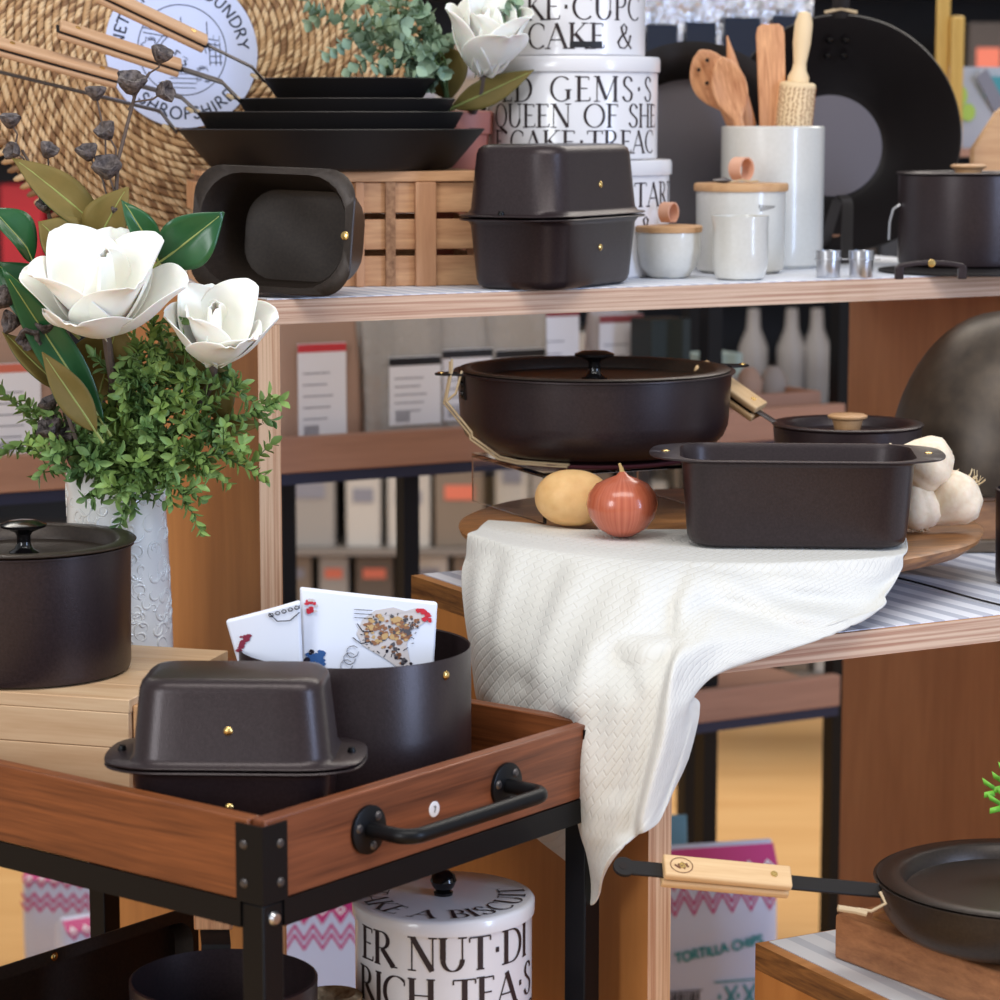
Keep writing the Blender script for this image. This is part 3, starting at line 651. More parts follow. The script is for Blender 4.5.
for y0 in (.045, .10, .155): MB().box(.003, cw-.003, y0-.014, y0+.014, chh-.004, chh+.0008).build('top_slat', CRATE, crate)
CZ = ZS+chh+.0014
# stack of pans
zc = CZ
specs = [('largest', 332, 2.895, .128, .164, .0, .042, 'bottom black frying pan of the stack, the widest, resting on the timber crate'),
         ('second', 331, 2.90, .118, .1425, .0185, .0415, 'second black frying pan from the bottom of the stack'),
         ('third', 347, 2.91, .094, .117, .036, .038, 'third black frying pan from the bottom of the stack'),
         ('small', 350, 2.92, .072, .0935, .0665, .029, 'smallest black frying pan on top of the stack')]
hpix = [[(176, 129), (160, 111), (-8, 70), (-140, 36)], [(200, 113), (181, 97), (120, 80), (-10, 44)], [(240, 101), (222, 82), (182, 69), (56, 28)], [(264, 92), (252, 67), (207, 45), (96, -8)]]
for k, (nm, px, Y, r0, r1, dz, hh, lab) in enumerate(specs):
    c = at_depth(px, Y, zc+dz); t = thing('frying_pan', lab, 'frying pan', c, 0, 'stack of black frying pans on the crate')
    pan_body(t, r0, r1, hh, 'slope', IRONM)
    hp = hpix[k]; Yb = Y-.03; P = []
    for (a, b), dy in zip(hp, (0, -.01, -.03, -.075)): P.append(pix(a, b, Y=Yb+dy)-c)
    P[0] = Vector((P[0].x, P[0].y, hh-.002)); 
    nrm = Vector((.25, -.75, .62))
    hh_ = MB().tube([P[0], P[0]*.4+P[1]*.6, P[1], P[2]], [.009, .008, .008, .008], 8, flat=.22, up=(0, -.3, .95)).build('handle_neck', DSTEEL, t)
    bar_handle(t, P[2], P[3], w=.018, grip=(.02, .98), gth=.0066, thick=.0024, up=(.15, -.45, .9), metal=IRONM, gm=GRIPW)
    MB().tube([P[0]+Vector((.0, -.004, .002)), P[0]+Vector((-.012, -.01, .006)), P[0]+Vector((-.006, -.02, .003))], .0022, 6).build('twine_loop', TWINE, t)
# leaning roasting tin
tn = thing('roasting_tin', 'deep black roasting tin standing on its side at the left front of the top shelf', 'roasting tin', at_depth(305, 2.70, ZS+.0565), 0, rot=(radians(90-7), radians(1.6), radians(-22)))
L, W, h = .166, .116, .074
rings = []
def oct_(w, d, r, z, cut=0): return rr(w, d, r, z)
rings = [rr(L-.05, W-.036, .03, 0), rr(L-.032, W-.02, .034, .004), rr(L-.028, W-.016, .036, .01), rr(L-.012, W-.008, .04, h-.008), rr(L-.004, W-.002, .042, h-.002),
         rr(L+.008, W+.006, .03, h), rr(L+.010, W+.008, .03, h+.001), rr(L+.008, W+.006, .03, h+.0022), rr(L-.008, W-.006, .042, h+.0015), rr(L-.018, W-.014, .04, h-.01), rr(L-.034, W-.022, .036, .012), rr(L-.038, W-.026, .034, .006), rr(L-.056, W-.042, .028, .0035)]
MB().loft(rings).build('body', SEAS, tn, angle=50)
MB().lathe([(.0042, 0), (.0042, .0008), (.002, .0018), (0, .0014)], 18, M=T(L/2-.003, -.002, h+.0018)).build('rivet', BRASS, tn)
# covered loaf
th = radians(60); lp = pix(560, 291.5, z=ZS); Lc, Wc = .2, .118
cn_ = lp+Vector((cos(th), sin(th), 0))*(Lc-.03)/2+Vector((-sin(th), cos(th), 0))*(Wc-.024)/2
covered_loaf('black covered loaf tin with brass rivets standing on the top shelf before the white tins', (cn_.x-.006, cn_.y-.004, ZS), Lc, Wc, .0715, th)

# lettered enamel tins
def tin(label, c, r, h, lines, name='lettered_tin', lid=True, small=None, knob=False, group=None, twist=0):
    t = thing(name, label, 'tin', c, 0, group)
    MB().lathe([(0, 0), (r-.002, 0), (r, .002), (r, h-.018), (r-.001, h-.016), (0, h-.016)], 72).build('body', ENAMEL, t, angle=40)
    lidm = MB().lathe([(r+.0002, h-.0165), (r+.0022, h-.0165), (r+.0026, h-.015), (r+.0026, h-.003), (r+.001, h), (r-.003, h), (r-.005, h-.0015), (0, h-.0015)], 72).build('lid', ENAMEL, t, angle=40)
    for s, z, hh, off, *sp in lines: text_mb(s, hh, cyl(r+.0004, z), x_off=off, space=(sp or [.12])[0], TH=.125, TN=.04).build('lettering', INK, t, smooth=False)
    return t, lidm
r2 = .0945; tc_ = at_depth(572.5, 3.03, ZS)
z3 = .128; z2 = .112
r3 = .1085
tin('lowest white tin of the three stacked on the top shelf, reading TAR', tc_, r3, z3, [('TART', .078, .026, .112), ('&', .042, .025, .088)], group='stack of lettered white tins')
pos2 = tc_+Vector((0, 0, z3+.0004))
tin('middle white tin of the stack with QUEEN OF SHEBA lettering', pos2, r2, z2, [('ED GEMS.S', .0635, .0265, .006, .24), ('QUEEN OF SHE', .0355, .025, .004), ('E CAKE.TREAC', .0075, .0245, .002)], group='stack of lettered white tins')
r1_ = .08; pos1 = pos2+Vector((0, 0, z2+.0004))
tin('top white tin of the stack reading CAKE', pos1, r1_, .12, [('KE.CUPC', .039, .027, .015), ('CAKE &', .008, .027, .008)], group='stack of lettered white tins')
for P_, R_, x0, z0 in ((pos2, r2, .01, .0035), (pos1, r1_, .012, .009)):
    m_ = cyl(R_+.0007, z0); mb = MB(); n = 8
    vs_ = [m_(x0-.018+.036*i/n, y) for i in range(n+1) for y in (0, .0065)]
    mb.add(vs_, [(2*i, 2*i+2, 2*i+3, 2*i+1) for i in range(n)])
    tn_ = [o for o in bpy.data.objects if o.get('category') == 'tin' and (o.location-P_).length < 1e-4][0]
    mb.build('small_label', BLACKP, tn_, smooth=False)

def leather_loop(parent, z, r=.011, wd=.013, rz=0):
    pts = [(r*1.5*cos(radians(a)), r+.003+r*sin(radians(a))) for a in range(-60, 245, 15)]
    mb = MB(); rings = []
    for i, (x, y) in enumerate(pts):
        rings.append([(x*.62, -wd/2, z+y), (x*.62, wd/2, z+y), (x*.52, wd/2, z+y-.0016), (x*.52, -wd/2, z+y-.0016)])
    mb.loft(rings).build('leather_loop', LEATH, parent, rot=(0, 0, rz), angle=50)
# small bowl with lid
c = rnd_at(668, 279, ZS, .024); t = thing('lidded_bowl', 'small cream bowl with wooden lid and tan leather loop', 'bowl', c)
MB().lathe([(0, 0), (.018, 0), (.023, .002), (.032, .014), (.0355, .03), (.036, .05), (.034, .05), (.033, .03), (0, .006)], 48).build('bowl', CREAM, t)
ld = MB().lathe([(0, .0502), (.037, .0502), (.0375, .052), (.0375, .056), (.036, .0575), (0, .0578)], 48).build('lid', LIDW, t)
leather_loop(ld, .0578, .011, .014, radians(50))
# large jar
c = rnd_at(740, 275, ZS, .05); jr = .0505; t = thing('storage_jar', 'wide cream storage jar with wooden lid and leather loop in front of the utensil crock', 'jar', c)
jh = .092
MB().lathe([(0, 0), (jr-.008, 0), (jr-.002, .004), (jr, .014), (jr+.0005, jh), (jr-.004, jh), (jr-.005, .01), (0, .008)], 56).build('jar', CREAM, t)
ld = MB().lathe([(0, jh+.0002), (jr+.0025, jh+.0002), (jr+.003, jh+.002), (jr+.003, jh+.007), (jr+.0015, jh+.009), (0, jh+.0092)], 56).build('lid', LIDW, t)
leather_loop(ld, jh+.0092, .013, .018, radians(40))
MB().tube([(-.03, -.012, jh+.012), (-.012, -.014, jh+.0105), (0, -.01, jh+.013), (.008, -.012, jh+.011), (.018, -.016, jh+.0115)], .0011, 6).build('twine_tie', TWINE, ld)
MB().tube([(-.033, -.014, jh+.012), (-.02, -.014, jh+.0125), (-.012, -.013, jh+.0115)], [.0015, .0035, .001], 8).build('metal_tag', DSTEEL, ld)
mb = MB(); mp = cyl(jr+.0007, jh-.018); pts = []
for i in range(46):
    f = i/45; pts.append(Vector(mp(.016+.022*f, .0035*sin(f*34)*(1.25-f)+.0015*f)))
for sgn in (1,): mb.tube(pts, .00033, 5)
mb.build('signature', INK, t)
# jug
c = rnd_at(740, 281, ZS, .03); t = thing('milk_jug', 'small cream jug standing in front of the wide storage jar', 'jug', c)
def lipw(a, z): return 1+(.07*max(0, cos(a-radians(195)))**8 if z > .055 else 0)
MB().lathe([(0, 0), (.021, 0), (.026, .002), (.0295, .012), (.0305, .03), (.0298, .055), (.0305, .069), (.0288, .069), (.0278, .05), (.0275, .012), (0, .006)], 64, wob=lipw).build('jug', CREAM, t)
# crock
c = rnd_at(771, 269.5, ZS, .0605); cr_ = .0605; ch_ = .1645; CK = c
t = thing('utensil_crock', 'tall cream crock holding the wooden utensils', 'crock', c)
MB().lathe([(0, 0), (cr_-.006, 0), (cr_-.001, .004), (cr_, .02), (cr_, ch_-.002), (cr_-.002, ch_), (cr_-.005, ch_), (cr_-.006, .012), (0, .01)], 64).build('crock', CREAM, t)
def stick_in(px, py, dy, bx, by, name, label, cat='utensil'):
    tip = pix(px, py, Y=CK.y+dy); b = Vector((CK.x+bx, CK.y+by, ZS+.014)); d = tip-b
    Zv = d.normalized(); Yv = Vector((0, 1, 0)); Yv = (Yv-Zv*Yv.dot(Zv)).normalized(); Xv = Yv.cross(Zv)
    t = thing(name, label, cat, b); t.rotation_euler = Matrix((Xv, Yv, Zv)).transposed().to_euler(); return t, d.length
def spoon(t, L, hw, hl, sy=1, holes=False, m=OLIVE, flat=False, point=False):
    rings = []; n = 14
    hr = .0065
    fs = [0, .3, (L-hl)/L*.98]
    for f in fs: rings.append([(hr*cos(2*pi*j/24), .0045*sin(2*pi*j/24), L*f) for j in range(24)])
    for i in range(1, n+1):
        f = i/n; a = pi*f; wd = max(hw*sin(a*.93+.18)**.6 if f < .999 else .002, .0015) if not point else max(hw*(1-f)**.8*(f+.25)**.2, .001)
        z = L-hl+hl*f; dish = 0 if flat else .006*sin(pi*f)
        rings.append([(wd*cos(2*pi*j/24), (.0035*sin(2*pi*j/24)) + (dish*(1-(cos(2*pi*j/24))**2) if sin(2*pi*j/24) < 0 else dish*.7*(1-cos(2*pi*j/24)**2)), z) for j in range(24)])
    b = MB().loft(rings); o = b.build('spoon', m, t, angle=60)
    if holes:
        hb_ = MB()
        for x, z in [(-.012, L-.02), (.003, L-.014), (-.009, L-.038), (.0, L-.054), (.012, L-.03)]: hb_.lathe([(0, 0), (.0024, 0)], 12, M=T(x*.9, -.0042, z) @ R(90, 'X'))
        hb_.build('drain_hole', mat('hole_dark', rgb(34, 24, 20), .8), t, rot=None)
t, L = stick_in(700, 50, -.012, .02, .0, 'slotted_spoon', 'round wooden spoon with small holes leaning left in the crock'); spoon(t, L, .0255, .07, holes=True)
t, L = stick_in(722, 57, -.034, .0, -.012, 'wooden_spoon', 'wooden spoon with dark grain line in front of the holed spoon'); spoon(t, L, .0205, .07)
t, L = stick_in(727, 36, .004, .0, .014, 'wooden_spatula', 'pointed wooden spatula behind the spoons in the crock'); spoon(t, L, .018, .115, flat=True, point=True)
t, L = stick_in(770, 24, .0, .006, .0, 'flat_spatula', 'broad flat wooden spatula standing upright in the crock')
MB().loft([rr(.02, .004, .0018, 0, 3, 2), rr(.03, .005, .002, L*.3, 3, 2), rr(.0335, .005, .002, L-.012, 3, 2), rr(.030, .005, .002, L-.004, 3, 2), rr(.02, .004, .0018, L, 3, 2)]).build('blade', OLIVE, t, angle=50)
t, L = stick_in(805, 11, -.006, .012, .004, 'rolling_pin', 'embossed wooden rolling pin standing at the right of the crock', 'rolling pin')
PINW = mat('pale_beech', rgb(236, 208, 164), .6)
LB = L-.082
MB().lathe([(0, 0), (.018, 0), (.0215, .002), (.0215, LB-.003), (.019, LB), (0, LB)], 36).build('roller', PINW, t)
MB().lathe([(0, LB+.0003), (.0125, LB+.0003), (.0125, LB+.006), (.0085, LB+.014), (.0075, LB+.022), (.0105, LB+.045), (.0105, LB+.068), (.007, LB+.08), (0, LB+.082)], 28).build('pin_handle', PINW, t)
mb = MB(); rn = random.Random(3)
for a in range(-75, 91, 15):
    z = LB-.006; m0 = Matrix.Rotation(radians(a), 4, 'Z')
    while z > .05:
        l_ = rn.uniform(.003, .007); pts = []
        for k in range(4): pts.append(m0 @ Vector((rn.uniform(-.002, .002), -.0216, z-l_*k/3)))
        mb.tube(pts, .00055, 4); z -= l_+.0015
mb.build('embossing', mat('scorched_brown', rgb(150, 92, 58), .7), t)

# frying pan and wok leaning at the back
def lean_pan(name, label, c, r1, r0, h, yaw, tilt, m, mfloor, rim=None, prof=None):
    t = thing(name, label, 'pan', c, 0, rot=(radians(90-tilt), 0, radians(yaw)))
    out = prof or [(r0, 0), (r0+.004, .003), (r1-.012, h-.006), (r1, h)]
    pr = [(0, 0)]+out+([(r1+rim, h)] if rim else [])+([(r1+rim, h+.0025)] if rim else [])+[(r1-.003, h+.002)]+[(a-.0025, b+.002) for a, b in out[::-1][1:]]
    MB().lathe(pr, 96).build('body', m, t, angle=50)
    MB().lathe([(0, .0034), (r0-.004, .0034), (r0-.0035, .0028)], 64).build('cooking_floor', mfloor, t)
    return t
c = at_depth(690, 3.262, 1.318); t = lean_pan('skillet', 'large grey-floored black frying pan leaning behind the crock and white tins', c, .118, .094, .04, 4, 8, IRONM, IRONGREY, rim=.012)
for ch in t.children:
    pass
t.location.z = ZS+.001+.1305*cos(radians(8))
t.location += Vector((0, .02, 0))
c = at_depth(831, 3.385, 1.33); wk = lean_pan('wok', 'big black wok leaning upright behind the casserole pot, rivets near its rim', c, .1475, .068, .085, 3, 12, mat('dark_wok_wall', rgb(30, 25, 25), .36, .3, .6, bump=(900, .2, .0004)), mat('grey_iron_wok_floor', rgb(104, 97, 102), .5, .3, .5, bump=(500, .4, .0006)), prof=[(.068, 0), (.076, .004), (.1, .028), (.122, .052), (.138, .074), (.1465, .085)])
wk.location.z = ZS+.008+.1475*cos(radians(12))-.085*sin(radians(12))+.004
for dx in (-.010, .010):
    for dz in (0, .017): MB().lathe([(.005, 0), (.0045, .002), (.002, .0035), (0, .0038)], 16, M=T(dx, .1195-dz*.95, .0575-dz*.9+.004) @ R(55, 'X')).build('rivet', IRONG, wk)
MB().tube([(0, .143, .082), (.0, .165, .094), (0, .23, .115)], .011, 10, flat=.4, up=(0, 0, 1)).build('handle', IRONM, wk)
MB().tube([(-.02, .148, .087), (0, .152, .090), (.02, .148, .087)], .002, 6).build('twine_loop', TWINE, wk)
# measuring cups
for px, l in ((828, 'small steel measuring cup beside the crock, left of two'), (861, 'small steel measuring cup near the black trivet, right of two')):
    c = rnd_at(px, 278, ZS, .013); t = thing('measuring_cup', l, 'cup', c, 0, 'pair of small steel cups')
    MB().lathe([(0, 0), (.0128, 0), (.0132, .001), (.0132, .019), (.0158, .0195), (.0158, .0205), (.014, .021), (.014, .0295), (.0128, .0295), (.0125, .003), (0, .002)], 40).build('cup', STEEL, t)
    MB().box(.013, .021, -.003, .003, .0193, .0205).build('tab', STEEL, t, bevel=.0004)
# upright strip handle + wood block
c = rnd_at(847, 264, ZS, .008); t = thing('strip_stand', 'tall bent strip of dark steel standing between crock and pot', 'stand', c, radians(34))
pts = [(0, .0, .0), (0, 0, .07), (0, .003, .078), (0, .01, .082), (0, .017, .078), (0, .022, .07), (-.004, .05, 0)]
mb = MB(); mb.loft([[(-.0085, y, z), (.0085, y, z), (.0085, y+.002*(1 if i > 2 else 1), z-.0012*(1 if 1 < i < 5 else 0)), (-.0085, y+.002, z-.0012*(1 if 1 < i < 5 else 0))] for i, (x, y, z) in enumerate(pts)]).build('steel_strip', DSTEEL, t, angle=30)
c = rnd_at(835, 261, ZS, .012); t = thing('timber_block', 'small orange timber block with leather disc beside the crock', 'block', c, radians(8))
MB().box(-.014, .012, -.01, .01, 0, .028).build('block', LIDW, t, bevel=.0012); MB().lathe([(0, .0282), (.009, .0282), (.009, .032), (0, .032)], 20, M=T(-.003, 0, 0)).build('leather_disc', LEATH, t)
# casserole pot top right
c = rnd_at(966, 268.5, ZS+.004, .079); t = thing('casserole_pot', 'black casserole pot with wooden lid knob at the right end of the top shelf', 'pot', c)
pan_body(t, .0795, .0805, .104, 'straight', IRON); lid = flat_lid(t, .082, .1055, IRON, 'wood')
MB().tube([(-.0805, -.01, .07), (-.088, -.012, .065), (-.092, -.014, .05), (-.093, -.016, .03)], .0017, 8).build('bail_handle', STEEL, t, label='bright wire handle')
# plate under, trivet handle in front
plt = rnd_at(968, 277, ZS, .10); 
tag(MB().lathe([(0, 0), (.098, 0), (.102, .001), (.102, .003), (0, .0036)], 64).build('griddle_plate', IRONM, None, loc=plt), 'flat round black plate under the casserole pot', 'plate')
c = rnd_at(931, 280, ZS+.004, .012); t = thing('arched_grip', 'arched black iron grip with brass rivet at the shelf edge before the casserole pot', 'grip', (c.x, c.y+.004, ZS+.004), radians(4))
hw_ = .0385
MB().loft([[(x, -.004, z), (x, .004, z), (x, .004, z-.0055), (x, -.004, z-.0055)] for x, z in [(-hw_, .012), (-hw_+.004, .0165), (-.016, .0195), (0, .0202), (.016, .0195), (hw_-.004, .0165), (hw_, .012)]]).build('arch', IRON, t, bevel=.0014)
for s in (-1, 1): MB().box(s*(hw_-.0045)-.0045, s*(hw_-.0045)+.0045, -.0038, .0038, 0, .0135).build('foot', IRON, t, bevel=.001)
MB().lathe([(.0042, 0), (.004, .0006), (0, .0012)], 16, M=T(0, -.004, .017) @ R(90, 'X')).build('rivet', BRASS, t)
# chopping board at far right behind the pot
p = at_depth(1012, 3.36, ZS+.0); 
tag(MB().loft([[(x, y, z) for x in (0,)] for y, z in []] or [[(-.055*w_, 0, z), (.08, 0, z), (.08, .012, z), (-.055*w_, .012, z)] for w_, z in [(1, 0), (1, .135), (.45, .18), (.3, .186)]]).build('chopping_board', LIDW, None, loc=(p.x, p.y, ZS+.0005), rot=(0, 0, radians(10)), bevel=.002), 'pale wooden chopping board with sloped corner behind the casserole pot', 'board')

# woven basket with sticker
bc = at_depth(192, 2.965, 1.35); bR = .26
bt = radians(8)
bsk = thing('woven_basket_tray', 'big round woven seagrass tray leaning at the back left of the top shelf', 'basket', (bc.x-.0, bc.y+.075, ZS+.004+bR*cos(bt)), 0, rot=(radians(90-8), 0, radians(21)))
GRASS = [mat('seagrass_'+n, c, .75) for n, c in (('light', rgb(222, 190, 148)), ('mid', rgb(192, 154, 112)), ('dark', rgb(142, 106, 74)))]
mb = MB(); rg = random.Random(9); rad = .022
while rad < bR:
    nst = max(10, int(2*pi*rad/.0048)); off = rg.random()
    for i in range(nst):
        a = 2*pi*(i+off)/nst+rg.uniform(-.01, .01); da = .0145/rad; dr = .0088
        z0 = .008+.0016*sin(rad*40); pts = []
        for k in range(5):
            f = k/4-.5
            rr_ = rad+dr*f*.9; aa = a+da*f; z = z0+.0034*cos(pi*f)
            pts.append((rr_*cos(aa), rr_*sin(aa), z))
        mb.tube(pts, [.0008, .002, .0025, .002, .0008], 5, flat=.85, mi=rg.choice([0, 0, 1, 1, 2]))
    rad += .0083
mb.lathe([(0, 0), (bR-.002, 0), (bR-.001, .006), (0, .006)], 64, mi=2)
mb.build('weave', GRASS, bsk, angle=80)
mb = MB(); n = 150
for i in range(n):
    a = 2*pi*i/n; pts = []
    for k in range(5):
        f = k/4; pts.append(((bR-.001+.007*cos(2.6*f+.3))*cos(a+.02*f), (bR-.001+.007*cos(2.6*f+.3))*sin(a+.02*f), .004+.012*f+.003*sin(pi*f)))
    mb.tube(pts, [.002, .0035, .0038, .0035, .002], 5, mi=i % 3)
mb.build('rim_binding', GRASS, bsk, angle=80)
# sticker: centre by photo px (182,50)
sR = .0865
sm = mat('glossy_blue_white_film', rgb(208, 216, 246), .16, 0, .6, coat=.6, bump=(18, .35, .004))
Mi = bsk.matrix_basis.inverted() if False else (Matrix.Translation(bsk.location) @ bsk.rotation_euler.to_matrix().to_4x4()).inverted()
rayd = pix(182, 50, Y=3.0)-Vector((0, 0, H)); o_l = Mi @ Vector((0, 0, H)); d_l = (Mi.to_3x3() @ rayd); kk = (.0155-o_l.z)/d_l.z; sc_ = o_l+d_l*kk
stk = MB().lathe([(0, .0006), (sR, .0006), (sR, 0), (0, 0)], 96, M=T(sc_.x, sc_.y, .0155)).build('round_sticker', sm, bsk, label='round pale blue sticker with circular lettering')
LOGO = mat('logo_ink', rgb(36, 42, 64), .5)
def ring_text(s, r, a_mid, h, outward=True, space=.16):
    Vv, F_, wd = text_faces(s, False, .13, .13, space); wd *= h; mb_ = MB(); vs_ = []
    for x, y in Vv:
        x = x*h-wd/2; y = y*h
        if outward: a = a_mid-x/r; q = r+y
        else: a = a_mid+x/r; q = r+h-y
        vs_.append((sc_.x+q*cos(a), sc_.y+q*sin(a), .0164))
    mb_.add(vs_, F_); return mb_
ring_text('NETHERTON', sR*.76, radians(132), sR*.15).build('sticker_lettering', LOGO, stk, smooth=False)
ring_text('FOUNDRY', sR*.74, radians(38), sR*.15).build('sticker_lettering', LOGO, stk, smooth=False)
ring_text('SHROPSHIRE', sR*.74, radians(272), sR*.15, False).build('sticker_lettering', LOGO, stk, smooth=False)
mb = MB(); zt = .0165
def sk(pts, r=.0005): mb.tube([(sc_.x+a*sR, sc_.y+b*sR, zt) for a, b in pts], r, 4)
sk(arc(0, 0, .58, .58, 0, 360, 60))
sk([(-.5, .28), (.5, .12)]); sk([(-.5, .22), (.5, .06)]); sk(arc(0, -.1, .32, .32, 10, 170, 16)); sk(arc(0, -.1, .37, .37, 10, 170, 16))
for k in range(13): x = -.46+.08*k; sk([(x, .29-.16*(x+.5)), (x, .34-.16*(x+.5))], .0003)
for x in (-.3, .0, .34): sk([(x, .28-.16*(x+.5)), (x, .5-.16*(x+.5))])
for x in (.36, .44, .5): sk([(x, .1), (x, -.2)])
for y in (0, -.08, -.16): sk([(.36, y), (.52, y)])
rn = random.Random(4)
for cx_, cy_ in [(-.42, .05), (.26, -.32), (-.05, -.12)]:
    for k in range(7): a = rn.uniform(0, 6.28); sk([(cx_+.08*cos(a), cy_+.08*sin(a)), (cx_+.12*cos(a+.5), cy_+.12*sin(a+.5)), (cx_+.07*cos(a+1), cy_+.07*sin(a+1))], .0004)
sk([(-.42, -.02), (-.42, -.2)])
for y in (-.3, -.36, -.42, -.48): sk([(-.25+rn.uniform(-.1, .1), y), (.15+rn.uniform(-.1, .1), y-.01)], .0004)
mb.build('sticker_emblem', LOGO, stk)

# ================= flowers builder =================
def orient(d, up=(0, 0, 1)):
    Z = Vector(d).normalized(); X = Vector(up).cross(Z)
    if X.length < 1e-3: X = Vector((1, 0, 0))
    X.normalize(); Y = Z.cross(X); return Matrix((X, Y, Z)).transposed().to_4x4()
def petal_mb(L, W, cup, curl, seed):
    rn = random.Random(seed); nu, nv = 12, 9; vs_ = []
    for i in range(nu+1):
        u = i/nu; wd = W*(sin(pi*min(1, u*.86+.1))**.62)*(1 if u < .97 else .85)
        ang = cup*u; r_ = L*u
        for j in range(nv+1):
            v = j/nv*2-1
            y = L*(sin(ang)/cup if cup else u); z = L*((1-cos(ang))/cup)
            side = v*wd/2; lift = abs(v)**2*wd*.28
            tipc = curl*max(0, u-.7)**2*L*3
            vs_.append((side, y+lift*-sin(ang)*.3+tipc*.3, z+lift*cos(ang)-tipc+.0015*sin(7*v+seed)*u))
    fs_ = [(i*(nv+1)+j, i*(nv+1)+j+1, (i+1)*(nv+1)+j+1, (i+1)*(nv+1)+j) for i in range(nu) for j in range(nv)]
    return MB().add(vs_, fs_)
def magnolia(label, c, d, size, stem_to, group=None, seed=1, up=(0, 0, 1), opens=(72, 48, 22), droop=None):
    t = thing('magnolia_flower', label, 'flower', c, 0, group)
    B = orient(d, up); rn = random.Random(seed)
    for ring, (n, tilt, sc) in enumerate([(4, opens[0], 1.0), (4, opens[1], .98), (2, opens[2], .8)]):
        for k in range(n):
            a = 360*k/n+ring*40+rn.uniform(-9, 9); ti = tilt+rn.uniform(-8, 8)
            M = B @ R(a, 'Z') @ R(90-ti, 'X')
            L_ = size*sc*rn.uniform(.92, 1.05)
            petal_mb(L_, L_*.8, (.95, .6, .6)[ring], .35 if ring < 2 else .1, seed*10+ring*4+k).add([], []).build('petal', PETAL, t, solid=.0012, subd=1, rot=M.to_euler(), angle=180)
    if droop:
        dv_ = Vector(droop).normalized(); Y_ = dv_; Z_ = Vector((-.1, -.35, 1)); X_ = Y_.cross(Z_).normalized(); Z_ = X_.cross(Y_); M = Matrix((X_, Y_, Z_)).transposed().to_4x4()
        petal_mb(size*.62, size*.42, .2, -.5, seed).build('petal', PETAL, t, solid=.0012, subd=1, rot=M.to_euler(), angle=180)
    MB().lathe([(0, 0), (.007, .002), (.009, .012), (.004, .024), (0, .026)], 12, M=B).build('centre', mat('yellow_green_centre', rgb(208, 200, 130), .6), t)
    s_ = Vector(stem_to)-Vector(c); back = -(B @ Vector((0, 0, 1)))*.05
    MB().tube([Vector((0, 0, 0)), back*.5, back*.6+s_*.25, s_*.6+back*.1, s_], .0042, 8).build('stem', BARK, t)
    return t
def leaf(label, base, tip, W, bend, roll, group=None, flip=False, cat='leaf', wave=.0):
    base = Vector(base); tip = Vector(tip); d = tip-base; L = d.length
    Y = d.normalized(); Z0 = Vector((0, -1, .12)); X = Y.cross(Z0).normalized(); Z = X.cross(Y)
    M = Matrix((X, Y, Z)).transposed().to_4x4() @ R(roll, 'Y')
    nu, nv = 16, 8; vs_ = []
    for i in range(nu+1):
        u = i/nu; wd = W*max(.02, sin(pi*u**.85))**.95
        for j in range(nv+1):
            v = j/nv*2-1; vs_.append((v*wd/2, L*u, bend*L*sin(pi*u)+abs(v)*wd*.16+wave*sin(9*u+2*v)))
    fs_ = [(i*(nv+1)+j, i*(nv+1)+j+1, (i+1)*(nv+1)+j+1, (i+1)*(nv+1)+j) for i in range(nu) for j in range(nv)]
    if flip: fs_ = [f[::-1] for f in fs_]
    t = thing('magnolia_leaf', label, cat, base, 0, group); t.rotation_euler = M.to_euler()
    MB().add(vs_, fs_).build('blade', [LEAFT, LEAFB], t, solid=.0009, angle=180)
    MB().tube([(0, -.012, 0)]+[(0, L*u, bend*L*sin(pi*u)+wave*sin(9*u)+.0004) for u in (0, .2, .4, .6, .8, .93)], [.0016, .0014, .0012, .001, .0008, .0006, .0004], 6).build('midrib', mat('pale_midrib', rgb(150, 160, 90), .5), t)
    return t
